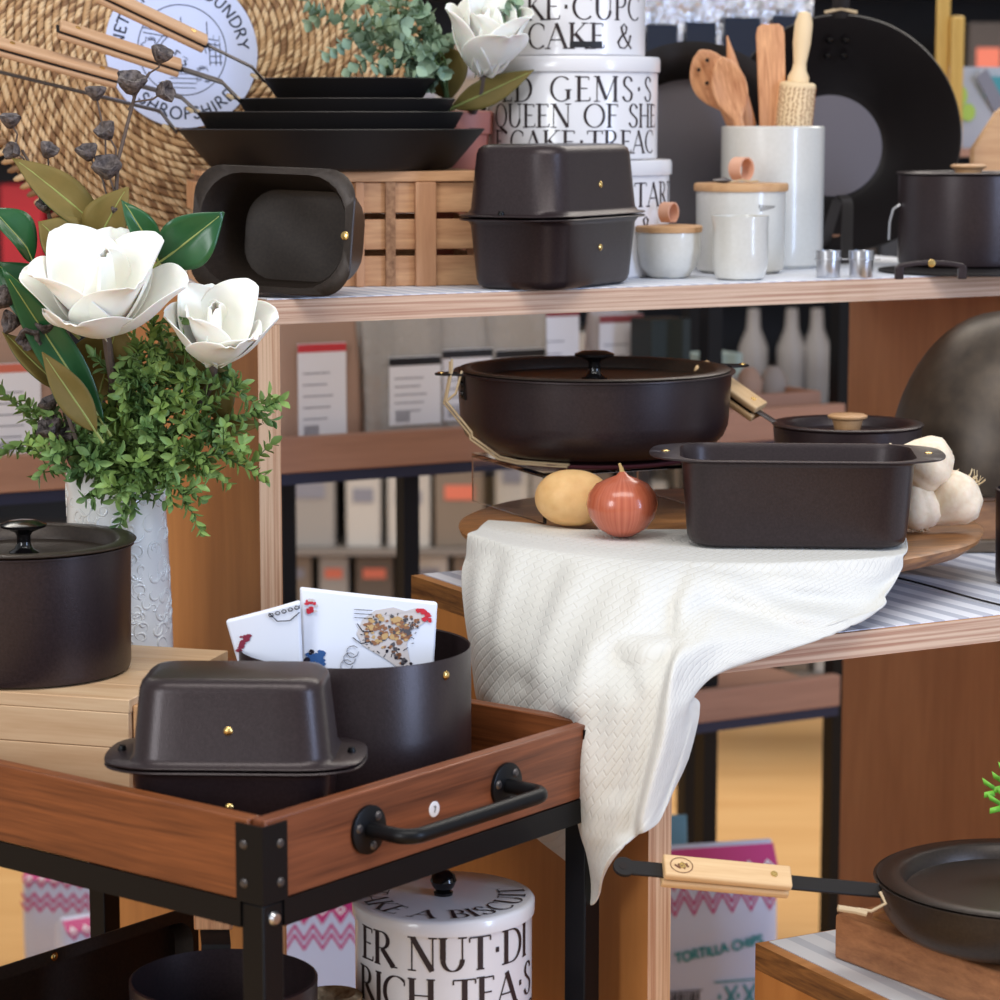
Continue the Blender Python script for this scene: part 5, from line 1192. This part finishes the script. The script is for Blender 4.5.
# fern frond at right edge
FERN = mat('bright_fern', rgb(120, 190, 60), .5)
fb = at_depth(1050, 2.30, ZLs)
fpot = thing('potted_fern', 'bright green fern whose leaf tip enters at the right edge above the frying pan', 'plant', (fb.x+.14, fb.y+.1, ZLs))
MB().lathe([(0, 0), (.03, 0), (.04, .07), (.042, .075), (.038, .075), (.028, .004), (0, .004)], 28).build('pot', CREAM, fpot)
mb = MB(); base = Vector((0, 0, .07)); off_ = Vector((fb.x+.14, fb.y+.1, ZLs))
for tipx, tipy in [(984, 796), (990, 812), (1030, 790), (1060, 770), (1000, 780)]:
    tip = pix(tipx, tipy, Y=2.3)-off_
    for k in range(1, 22):
        f = k/22; p = base.lerp(tip, f)+Vector((0, 0, .05*sin(pi*f))); d_ = (tip-base).normalized(); ll = .028*(1-f*.7)
        for s in (-1, 1): sd = Vector((-.1*s, .05, s)).normalized(); mb.add([p, p+sd*ll*.5+d_*-.001+Vector((0, -.002, 0)), p+d_*.012+sd*ll, p+d_*.011+sd*ll*.4], [(0, 1, 2, 3)])
mb.build('fronds', FERN, fpot, solid=.0005, angle=180)

# ================= on the cart =================
CZ0 = tz0+.0085
fr_ = pix(128, 700, z=.86); bk_ = pix(228, 650, z=.86); dd = bk_-fr_; pa = atan2(dd.y, dd.x)-pi/2
pb = thing('pine_crate', 'pale pine box on the cart tray under the lidded pot', 'crate', (fr_.x, fr_.y, CZ0), pa)
pw, pd = .253, .222; phh = .86-CZ0
for k in range(2): MB().box(-pw, 0, 0, .012, k*phh/2+.0004, (k+1)*phh/2-.012*(k == 1)).build('front_plank', PALE, pb, bevel=.0008)
for k in range(2): MB().box(-pw, 0, pd-.012, pd, k*phh/2+.0004, (k+1)*phh/2-.012*(k == 1)).build('back_plank', PALE, pb, bevel=.0008)
for x in (-pw, -.012): MB().box(x, x+.012, .0125, pd-.0125, .0004, phh-.0125).build('end_panel', PALE, pb, bevel=.0008)
for k in range(4): MB().box(-pw-.001, .001, pd*k/4+.0002, pd*(k+1)/4-.0002, phh-.0118, phh).build('top_plank', PALE, pb, bevel=.0008)
MB().box(.0015, .008, .006, .02, .01, phh-.006).build('end_batten', LIDW, pb, bevel=.001)
# lidded pot
c = at_depth(27, 2.352, .8605); lp = thing('lidded_pot', 'black lidded pot with iron knob on the pale box at the left edge', 'pot', c)
pan_body(lp, .0925, .0945, .112, 'straight', IRON, lip=.003); flat_lid(lp, .0985, .1155, SEAS, 'iron', .011, .017)
# covered loaf
c = at_depth(238, 2.09, CZ0+.0005)
covered_loaf('black covered loaf tin with brass rivet in the front corner of the cart tray', c, .162, .106, .0675, radians(-2), ext=.0185)
# big round pot + towels
c = at_depth(356, 2.275, CZ0+.0005)
op = thing('open_pot', 'tall open black pot holding folded chicken-print towels on the cart', 'pot', c, radians(62))
pr_ = .1005; pot_h = .897-CZ0
MB().lathe([(0, 0), (pr_-.004, 0), (pr_, .003), (pr_, pot_h-.001), (pr_-.0005, pot_h), (pr_-.0018, pot_h-.001), (pr_-.002, .004), (0, .003)], 96).build('body', IRON, op, angle=40)
for a in (-118,): MB().lathe(RIVET(.0038), 18, M=R(90-118+11, 'Z') @ T(0, 0, 0)) 
an = math.atan2(pix(452, 675, Y=2.21).y-c.y, pix(452, 675, Y=2.21).x-c.x)
for da in (0, pi): MB().lathe(RIVET(.004), 18, M=Matrix.Rotation(an-radians(62)+da, 4, 'Z') @ T(pr_-.0003, 0, pot_h-.014) @ R(90, 'Y')).build('rivet', BRASS, op)
TOW = mat('printed_towel_white', rgb(236, 240, 252), .85, 0, .2)
def towel(label, corners, th_, group):
    "corners: list of world points round a folded slab (tl,tr,br,bl)"
    P = [Vector(p) for p in corners]; c0 = sum(P, Vector())/4; t = thing('folded_towel', label, 'towel', c0, 0, group)
    n_ = (P[1]-P[0]).cross(P[3]-P[0]).normalized()
    if n_.y > 0: n_ = -n_
    nu, nv = 12, 12; mb = MB()
    def S(u, v, o=0):
        p = P[0].lerp(P[1], u).lerp(P[3].lerp(P[2], u), v)-c0
        return p+n_*(o+.0025*sin(3*u+2*v))
    for sgn in (1, -1):
        ring = []
    outline = [(i/nu, 0) for i in range(nu)]+[(1, i/nv) for i in range(nv)]+[(1-i/nu, 1) for i in range(nu)]+[(0, 1-i/nv) for i in range(nv)]
    vs_ = []; fs_ = []
    for side, o in ((0, th_/2), (1, -th_/2)):
        for j in range(nv+1):
            for i in range(nu+1): vs_.append(S(i/nu, j/nv, o))
    W_ = nu+1; off = W_*(nv+1)
    for j in range(nv):
        for i in range(nu):
            a = j*W_+i; fs_.append((a, a+W_, a+W_+1, a+1)); fs_.append((off+a, off+a+1, off+a+W_+1, off+a+W_))
    for i in range(nu): fs_.append((i, i+1, off+i+1, off+i)); a = nv*W_+i; fs_.append((a+1, a, off+a, off+a+1))
    for j in range(nv): a = j*W_; fs_.append((a+W_, a, off+a, off+a+W_)); a = j*W_+nu; fs_.append((a, a+W_, off+a+W_, off+a))
    mb.add(vs_, fs_).build('cloth', TOW, t, bevel=.002, angle=60)
    for j in range(1, 3):
        pass
    return t, (lambda u, v: S(u, v, th_/2+.0008))
Yt = 2.275
tA, SA = towel('folded white towel printed with a running brown hen, upright in the pot', [pix(300, 587, Y=Yt), pix(437, 602, Y=Yt+.02), pix(431, 720, Y=Yt+.012), pix(303, 720, Y=Yt-.004)], .009, 'folded printed towels in the pot')
tB, SB = towel('smaller folded towel with a red hen head, left of the hen towel', [pix(226, 620, Y=Yt-.015), pix(300, 600, Y=Yt-.022), pix(304, 720, Y=Yt-.022), pix(256, 720, Y=Yt-.012)], .007, 'folded printed towels in the pot')
def toP(S, x0, y0, x1, y1):   # photo-like rectangle to (u,v)
    return lambda x, y: S((x-x0)/(x1-x0), (y-y0)/(y1-y0))
mA = lambda x, y: SA((x-300-(y-587)*.03)/(137-(y-587)*.06), (y-587-(x-300)*.11)/(133-(x-300)*.11))
mB_ = lambda x, y: SB(min(1, max(0, (x-226-(y-620)*.3)/(74-(y-600)*.22))), min(1, max(0, (y-620+(x-226)*.27)/(100+(x-226)*.27))))
rn = random.Random(8)
def splat(mb, mp, x, y, r, k=7, o=0):
    pts = [mp(x+r*rn.uniform(.6, 1.3)*cos(2*pi*i/k), y+r*rn.uniform(.5, 1.1)*sin(2*pi*i/k))+Vector((0, -.0002*o, 0)) for i in range(k)]; mb.add(pts, [tuple(range(k))])
def streak(mb, mp, pts, w):
    P = [mp(x, y) for x, y in pts]; mb.tube([p+Vector((0, -.0004, 0)) for p in P], w, 4)
ms = {k: MB() for k in ('hen_brown', 'hen_grey', 'hen_pale', 'hen_tan', 'comb_red', 'ink_line', 'wing_blue', 'maroon')}
# body ellipse (395,632) with tail going down right to (405,665)
hp_ = [(356, 632), (362, 618), (374, 609), (392, 606), (404, 610), (414, 607), (424, 610), (428, 618), (420, 624), (410, 630), (406, 644), (410, 660), (412, 670), (400, 668), (386, 658), (372, 650), (362, 644)]
ms['hen_pale'].add([mA(x, y) for x, y in hp_], [tuple(range(len(hp_)))])
for _ in range(120):
    a = rn.uniform(0, 6.28); q = rn.random()**.5; x = 386+24*q*cos(a); y = 630+17*q*sin(a)
    splat(ms[rn.choice(['hen_brown', 'hen_brown', 'hen_tan', 'hen_tan', 'hen_grey'])], mA, x, y, rn.uniform(1.5, 3.6), 6, 1+rn.random()*2)
for _ in range(34):
    f = rn.random(); x = 388+22*f+rn.uniform(-6, 6)*(1-f*.4); y = 646+20*f+rn.uniform(-4, 4)
    splat(ms[rn.choice(['hen_grey', 'hen_brown', 'ink_line'])], mA, x, y, rn.uniform(1, 2.4), 6, 2)
for _ in range(24):
    f = rn.random(); splat(ms[rn.choice(['hen_grey', 'hen_brown'])], mA, 402+16*f, 618+4*f+rn.uniform(-5, 5), rn.uniform(1, 2.2), 6, 2)
for x, y, r_ in [(418, 609, 2.5), (422, 611, 3), (427, 614, 3), (424, 618, 2.6), (429, 619, 2)]: splat(ms['comb_red'], mA, x, y, r_*1.3, 9, 3)
streak(ms['ink_line'], mA, [(372, 630), (362, 630), (356, 622)], .0004); streak(ms['ink_line'], mA, [(370, 640), (360, 642), (352, 636)], .0004)
for _ in range(26):
    x, y = 388+26*cos(_*.24), 633+20*sin(_*.24); streak(ms['ink_line'], mA, [(x, y), (x+rn.uniform(-3, 3), y+rn.uniform(-3, 3))], .0003)
for y in (608, 612, 616): streak(ms['ink_line'], mA, [(353, y), (371, y+1)], .00025)
for k in range(3): streak(ms['ink_line'], mA, [(346+6*cos(a)+k*3, 664-7*k+6*sin(a)) for a in [i*.7 for i in range(9)]], .00028)
for _ in range(26): splat(ms[rn.choice(['wing_blue', 'wing_blue', 'ink_line'])], mA, 306+rn.uniform(-1, 17), 655+rn.uniform(-9, 8), rn.uniform(2, 4.2), 6, rn.random()*3)
for _ in range(16): splat(ms[rn.choice(['comb_red', 'comb_red', 'hen_pale'])], mA, 310+rn.uniform(-4, 6), 603+rn.uniform(-5, 8), rn.uniform(1.4, 3), 6, rn.random()*3)
for k, m_ in (('hen_brown', rgb(158, 112, 84)), ('hen_grey', rgb(96, 92, 96)), ('hen_pale', rgb(214, 206, 204)), ('hen_tan', rgb(206, 170, 120)), ('comb_red', rgb(210, 60, 72)), ('ink_line', rgb(44, 40, 50)), ('wing_blue', rgb(60, 96, 150))):
    if ms[k].v: ms[k].build('print_'+k, mat('towel_'+k, m_, .9, 0, .1), tA, smooth=False)
mr = MB(); ik = MB()
for _ in range(12): splat(mr, mB_, 243+rn.uniform(-4, 5), 640+rn.uniform(-9, 9), rn.uniform(1.6, 3.2), 6, rn.random()*2)
for k in range(6): x = 268+k*6; streak(ik, mB_, [(x+2.2*cos(a), 614-k*1.6+1.8*sin(a)) for a in [i*1.05 for i in range(7)]], .0004)
streak(ik, mB_, [(266, 612), (274, 620), (286, 620), (296, 612)], .0004)
mr.build('print_comb', mat('towel_maroon', rgb(140, 48, 70), .9), tB, smooth=False); ik.build('print_ink', mat('towel_ink_line', rgb(44, 40, 50), .9, 0, .1), tB, smooth=False)

# vase and flowers
VC = at_depth(121, 2.535, CZ0+.0005); VH = 1.017-VC.z
vz = thing('embossed_vase', 'tall white vase embossed with swirling leaves behind the lidded pot', 'vase', VC)
vm = MB().lathe([(0, 0), (.05, 0), (.0525, .003), (.0525, .03), (.0505, VH*.5), (.047, VH*.85), (.0475, VH-.004), (.0465, VH), (.044, VH-.002), (.042, VH*.8), (.047, .01), (0, .006)], 72)
vb = vm.build('vase_body', VASEW, vz, angle=50)
def vr(z): 
    pr0 = [(0, .0525), (.03, .0525), (VH*.5, .0505), (VH*.85, .047), (VH, .0475)]
    for (a, ra), (b, rb_) in zip(pr0, pr0[1:]):
        if z <= b: return ra+(rb_-ra)*(z-a)/(b-a)
    return .047
mb = MB(); rn = random.Random(12)
for k in range(230):
    a0 = rn.uniform(-pi, 0); z0 = rn.uniform(.012, VH-.02); s_ = rn.choice((-1, 1)); R0 = rn.uniform(.004, .012); ph_ = rn.uniform(0, 6.28); pts = []
    for i in range(14):
        f = i/13; r__ = R0*(1-f*.75); an_ = ph_+s_*f*5.2; z = z0+r__*sin(an_); aa = a0+(r__*cos(an_))/.05
        z = min(max(z, .005), VH-.006); q = vr(z)-.0004; pts.append((q*cos(aa), q*sin(aa), z))
    mb.tube(pts, [.0004+.0012*sin(pi*i/13) for i in range(14)], 6)
mb.build('embossed_scrolls', VASEW, vz, angle=180)
Vm = VC+Vector((0, 0, VH-.03))
def vp(k=0, j=0): return Vm+Vector((.014*cos(k*2.4), .014*sin(k*2.4), 0))
YF = 2.46
magnolia('large open white magnolia, the biggest bloom in the vase', pix(106, 333, Y=2.44), (-.02, -.5, .87), .108, vp(0), 'white magnolia flowers', 3, opens=(68, 46, 20), droop=(-.9, -.55, .1))
magnolia('second white magnolia lower right, tilted towards the shelf post', pix(214, 362, Y=2.46), (.12, -.55, .83), .084, vp(1), 'white magnolia flowers', 8, opens=(68, 46, 20))
LV = [
 ('dark glossy magnolia leaf right of the big bloom, tip pointing right', (160, 262), (224, 212), 2.46, .05, .1, 12, False),
 ('small dark leaf upright between the big bloom and the glossy leaf', (158, 262), (121, 200), 2.475, .028, .08, 30, False),
 ('olive-backed leaf highest at the left above the big bloom', (105, 235), (12, 158), 2.50, .038, .08, 20, True),
 ('olive-backed leaf with green rim above the centre of the big bloom', (95, 250), (128, 187), 2.49, .045, .08, -10, True),
 ('broad olive leaf back directly behind the big bloom', (80, 262), (38, 222), 2.48, .055, .03, 35, True),
 ('half-turned leaf at far left edge beside the pods', (32, 262), (-14, 208), 2.46, .05, .1, 60, False),
 ('long dark leaf curling down left of the big bloom stem', (104, 425), (2, 268), 2.44, .036, -.06, 5, False),
 ('dark leaf behind the long curling leaf at the left edge', (70, 330), (-6, 262), 2.47, .055, .05, 20, False),
 ('olive leaf hanging below the long curling leaf', (96, 432), (42, 352), 2.425, .03, .05, 10, True),
 ('thin olive leaf reaching left below the pods', (60, 390), (2, 332), 2.46, .026, .04, 30, True),
 ('broad olive leaf back filling behind the big bloom stem', (98, 400), (118, 322), 2.50, .075, .03, 5, True),
 ('dark leaf below the second bloom, tip down right', (190, 360), (228, 425), 2.485, .045, .08, 200, False),
 ('dark leaf peeping below the second bloom on its left', (196, 350), (150, 356), 2.50, .04, .05, 180, False),
 ('small brown-backed leaf tip pointing right beyond the green foliage', (205, 425), (262, 424), 2.50, .02, .05, 10, True)]
for l_, a, b_, Y_, W_, bd, ro, fl in LV: leaf(l_, pix(*a, Y=Y_), pix(*b_, Y=Y_-.012), W_, bd, ro, 'magnolia leaves in the vase', flip=fl, wave=.0012)
# boxwood sprigs
names = iter(['topmost', 'upper centre', 'upper right', 'right-hand', 'far right trailing', 'low right trailing', 'centre', 'centre left', 'lower centre', 'lowest drooping', 'bottom left', 'inner right', 'inner low', 'bright central', 'far left upper', 'far left lower', 'left drooping', 'dense inner', 'dense right', 'rim-hugging', 'second rim-hugging', 'upper middle'])
SPR = [[(135, 420), (148, 360), (154, 322)], [(150, 420), (165, 370), (160, 335)], [(165, 420), (195, 385), (210, 368)], [(170, 430), (215, 400), (240, 385)], [(165, 440), (225, 420), (264, 410)], [(165, 450), (215, 455), (262, 476)],
      [(130, 440), (160, 420), (185, 395)], [(110, 450), (112, 400), (118, 375)], [(120, 470), (150, 460), (178, 470)], [(125, 470), (130, 480), (134, 508)], [(110, 470), (90, 468), (78, 478)], [(140, 440), (190, 430), (212, 440)],
      [(130, 460), (165, 475), (185, 498)], [(130, 430), (150, 400), (165, 385)], [(90, 450), (40, 425), (2, 392)], [(90, 455), (45, 440), (5, 450)], [(95, 460), (65, 452), (40, 474)], [(120, 450), (135, 430), (140, 405)],
      [(140, 455), (180, 448), (200, 462)], [(115, 472), (135, 470), (160, 478)], [(100, 470), (115, 474), (125, 492)], [(130, 400), (140, 375), (138, 350)]]
for k, pp in enumerate(SPR):
    nm = next(names); Y_ = 2.455+.018*(k % 3) if k not in (14, 15, 16) else 2.5
    P = [Vm+Vector((0, -.01, .02))]+[pix(a, b_, Y=Y_-(0.01 if b_ > 465 else 0)) for a, b_ in pp]
    if pp[-1][1] > 470: P = [P[0], pix(pp[0][0], 462, Y=2.47)]+[pix(a, b_, Y=2.455) for a, b_ in pp[1:]]
    sprig('%s small-leaved green sprig in the white vase' % nm, P, 10, .0135, .0072, BOXL, GSTEM, 'small-leaved green sprigs in the vase', 100+k, .032, 'boxwood_sprig', 'foliage', .0075, 3)
# seed pod stems
def podstem(label, path, pods, Y_, seed):
    P = [vp(seed)]+[pix(a, b_, Y=Y_) for a, b_ in path]; t = thing('seed_pod_stem', label, 'dried stem', P[0], 0, 'dried seed pod stems in the vase'); c0 = P[0]
    MB().tube([p-c0 for p in P], [.0028-.0018*i/len(P) for i in range(len(P))], 7).build('stem', BARK, t)
    rn = random.Random(seed)
    for (a, b_, sa, sb, s_) in pods:
        p = pix(a, b_, Y=Y_-.006)-c0; q = pix(sa, sb, Y=Y_)-c0; d_ = (p-q).normalized()
        mid = q.lerp(p, .5)+Vector((.004, 0, -.002))
        MB().tube([q, mid, p], .0009, 6).build('stalk', BARK, t)
        r_ = .0085*s_
        MB().lathe([(0, -r_*.7), (r_*.3, -r_*.65), (r_*.8, 0), (r_*1.05, r_*.55), (r_*.95, r_*.75), (r_*.55, r_*.6), (r_*.35, r_*.2), (0, r_*.1)], 18, wob=lambda a_, z: 1+.13*cos(5*a_+seed)+.05*sin(11*a_), M=T(*p) @ orient(d_+Vector((rn.uniform(-.3, .3), rn.uniform(-.5, .1), 0)))).build('seed_pod', PODM, t, angle=60)
podstem('tall dried pod stem rising right of the big bloom to the pan handles', [(110, 440), (112, 260), (118, 160), (135, 95), (150, 72)], [(161, 56, 148, 74, 1.15), (163, 92, 134, 102, 1.15), (131, 85, 128, 110, 1.5), (96, 94, 106, 180, 1.05), (107, 133, 116, 160, 1.15), (88, 154, 108, 200, 1.15), (107, 170, 112, 205, 1.5), (118, 212, 112, 240, 1.0)], 2.49, 1)
podstem('dried pod stem leaning left behind the olive leaves', [(85, 440), (62, 300), (45, 190), (22, 150)], [(10, 122, 16, 142, 1.05), (14, 152, 24, 160, 1.0), (48, 152, 40, 175, 1.05), (46, 207, 50, 230, 1.0)], 2.50, 2)
podstem('short dried pod stem with cluster at the far left', [(80, 450), (55, 380), (30, 320)], [(5, 300, 26, 315, 1.3), (13, 322, 28, 322, 1.2), (30, 336, 32, 330, 1.3), (45, 328, 40, 345, 1.0)], 2.45, 3)
podstem('low dried pod stem with open cups just above the vase rim', [(70, 462), (62, 445)], [(52, 430, 62, 452, 1.4), (66, 436, 66, 455, 1.3), (50, 405, 60, 445, 1.0)], 2.475, 4)

# ================= cart lower shelf =================
LS = .5085
c = at_depth(444, 2.245, LS); rl = .0775; lidz = pix(444, 895, Y=2.245).z
hT = lidz-LS
t = thing('biscuit_tin', 'round white biscuit tin with RICH TEA lettering on the cart lower shelf', 'tin', c)
MB().lathe([(0, 0), (rl-.003, 0), (rl-.001, .002), (rl-.001, hT-.014), (0, hT-.014)], 80).build('body', ENAMEL, t, angle=40)
ld = MB().lathe([(rl-.0005, hT-.0138), (rl+.0012, hT-.0135), (rl+.0016, hT-.003), (rl, hT-.0008), (rl-.003, hT), (0, hT+.0005)], 80).build('lid', ENAMEL, t, angle=40)
MB().lathe([(0, hT), (.008, hT+.0005), (.0085, hT+.003), (.006, hT+.004), (.0095, hT+.008), (.0115, hT+.013), (.010, hT+.018), (.005, hT+.022), (0, hT+.0225)], 28).build('knob', IRONG, ld)
R_ = rl-.0005
zt1 = hT-.0435
text_mb('ER NUT.DI', .0285, cyl(R_, zt1), x_off=.004, TH=.15, TN=.04).build('lettering', INK, t, smooth=False)
text_mb('RICH TEA.S', .0285, cyl(R_, zt1-.036), x_off=.008, TH=.15, TN=.04).build('lettering', INK, t, smooth=False)
text_mb('BOURBON.RICH', .0285, cyl(R_, zt1-.072), x_off=.004, TH=.15, TN=.04).build('lettering', INK, t, smooth=False)
def arc_text(s, r, am, h):
    Vv, F_, wd = text_faces(s, True, .13, .045, .12); wd *= h; m_ = MB(); vs_ = []
    for x, y in Vv:
        x = x*h-wd/2; a = am+x/(r+h*.5); q = r+h-y*h; vs_.append((q*cos(a), q*sin(a), hT+.0009))
    m_.add(vs_, F_); return m_
arc_text('TAKE A BISCUIT', .048, radians(-88), .0225).build('lid_lettering', INK, ld, smooth=False)
# leaning big tray
q0 = pix(197, 925, Y=2.44); q1 = pix(-60, 964, Y=2.20)
trd = q1-q0; ta = atan2(trd.y, trd.x)
tr_ = thing('baking_tray', 'large black baking tray leaning on its side at the left of the cart lower shelf', 'tray', (q0.x, q0.y, LS))
tl = (Vector((q1.x, q1.y, 0))-Vector((q0.x, q0.y, 0))).length; Ht = (q0.z+q1.z)/2-LS
ux = Vector((trd.x, trd.y, 0)).normalized(); nx = Vector((-ux.y, ux.x, 0)); 
if nx.y > 0: nx = -nx
ux3 = ux; M = Matrix(((ux.x, 0, nx.x, 0), (ux.y, 0, nx.y, 0), (0, 1, 0, 0), (0, 0, 0, 1))) @ T(tl/2, Ht/2+.001, 0) @ R(0, 'X')
MB().loft([rr(tl-.03, Ht-.04, .02, -.022), rr(tl-.02, Ht-.03, .022, -.02), rr(tl-.012, Ht-.022, .022, -.001), rr(tl, Ht, .02, 0), rr(tl, Ht, .02, .0018), rr(tl-.014, Ht-.024, .022, .0018), rr(tl-.024, Ht-.034, .02, -.018), rr(tl-.05, Ht-.06, .015, -.0185)], M=M).build('body', SEAS, tr_, angle=45)
MB().lathe(RIVET(.004), 16, M=M @ T(-tl*.5+.18, Ht/2-.006, .0016)).build('rivet', BRASS, tr_)
# curved pan standing lower
c = at_depth(226, 2.13, LS); pz_ = pix(226, 978, Y=2.13).z-LS
t = thing('deep_pan', 'curved black pan with riveted handle bracket on the cart lower shelf', 'pan', c)
pan_body(t, .045, .0775, pz_, 'curve', IRON)
for k in (0, 1): MB().lathe([(.005, 0), (.0045, .002), (.003, .0036), (0, .004)], 18, M=Matrix.Rotation(radians(-100+17*k), 4, 'Z') @ T(.0762, 0, pz_-.016) @ R(82, 'Y')).build('rivet', IRONG, t)
hq = pix(215, 955, Y=2.20)-c; hr = pix(214, 925, Y=2.235)-c
MB().loft([[(q_.x-.0125, q_.y, q_.z), (q_.x+.0125, q_.y, q_.z), (q_.x+.0125, q_.y+.0035, q_.z), (q_.x-.0125, q_.y+.0035, q_.z)] for q_ in (Vector((hq.x, .0765, pz_-.012)), Vector((hq.x, .0775, pz_+.004)), hr)]).build('handle', IRONM, t)
MB().box(-.0165, .0165, -.009, .009, -.002, .012).build('wooden_grip', OLIVE, t, loc=hr, bevel=.0015)
c = at_depth(333, 2.2, LS); MB()
wbk = MB().lathe([(0, 0), (.02, 0), (.024, .05), (.026, pix(333, 995, Y=2.2).z-LS), (.02, pix(333, 993, Y=2.2).z-LS), (0, .09)], 24).build('wicker_pot', mat('wicker', rgb(186, 160, 120), .8, bump=(160, .8, .002), var=(140, rgb(120, 92, 60), .2)), None, loc=c)
tag(wbk, 'small wicker pot just showing between the deep pan and biscuit tin', 'pot')
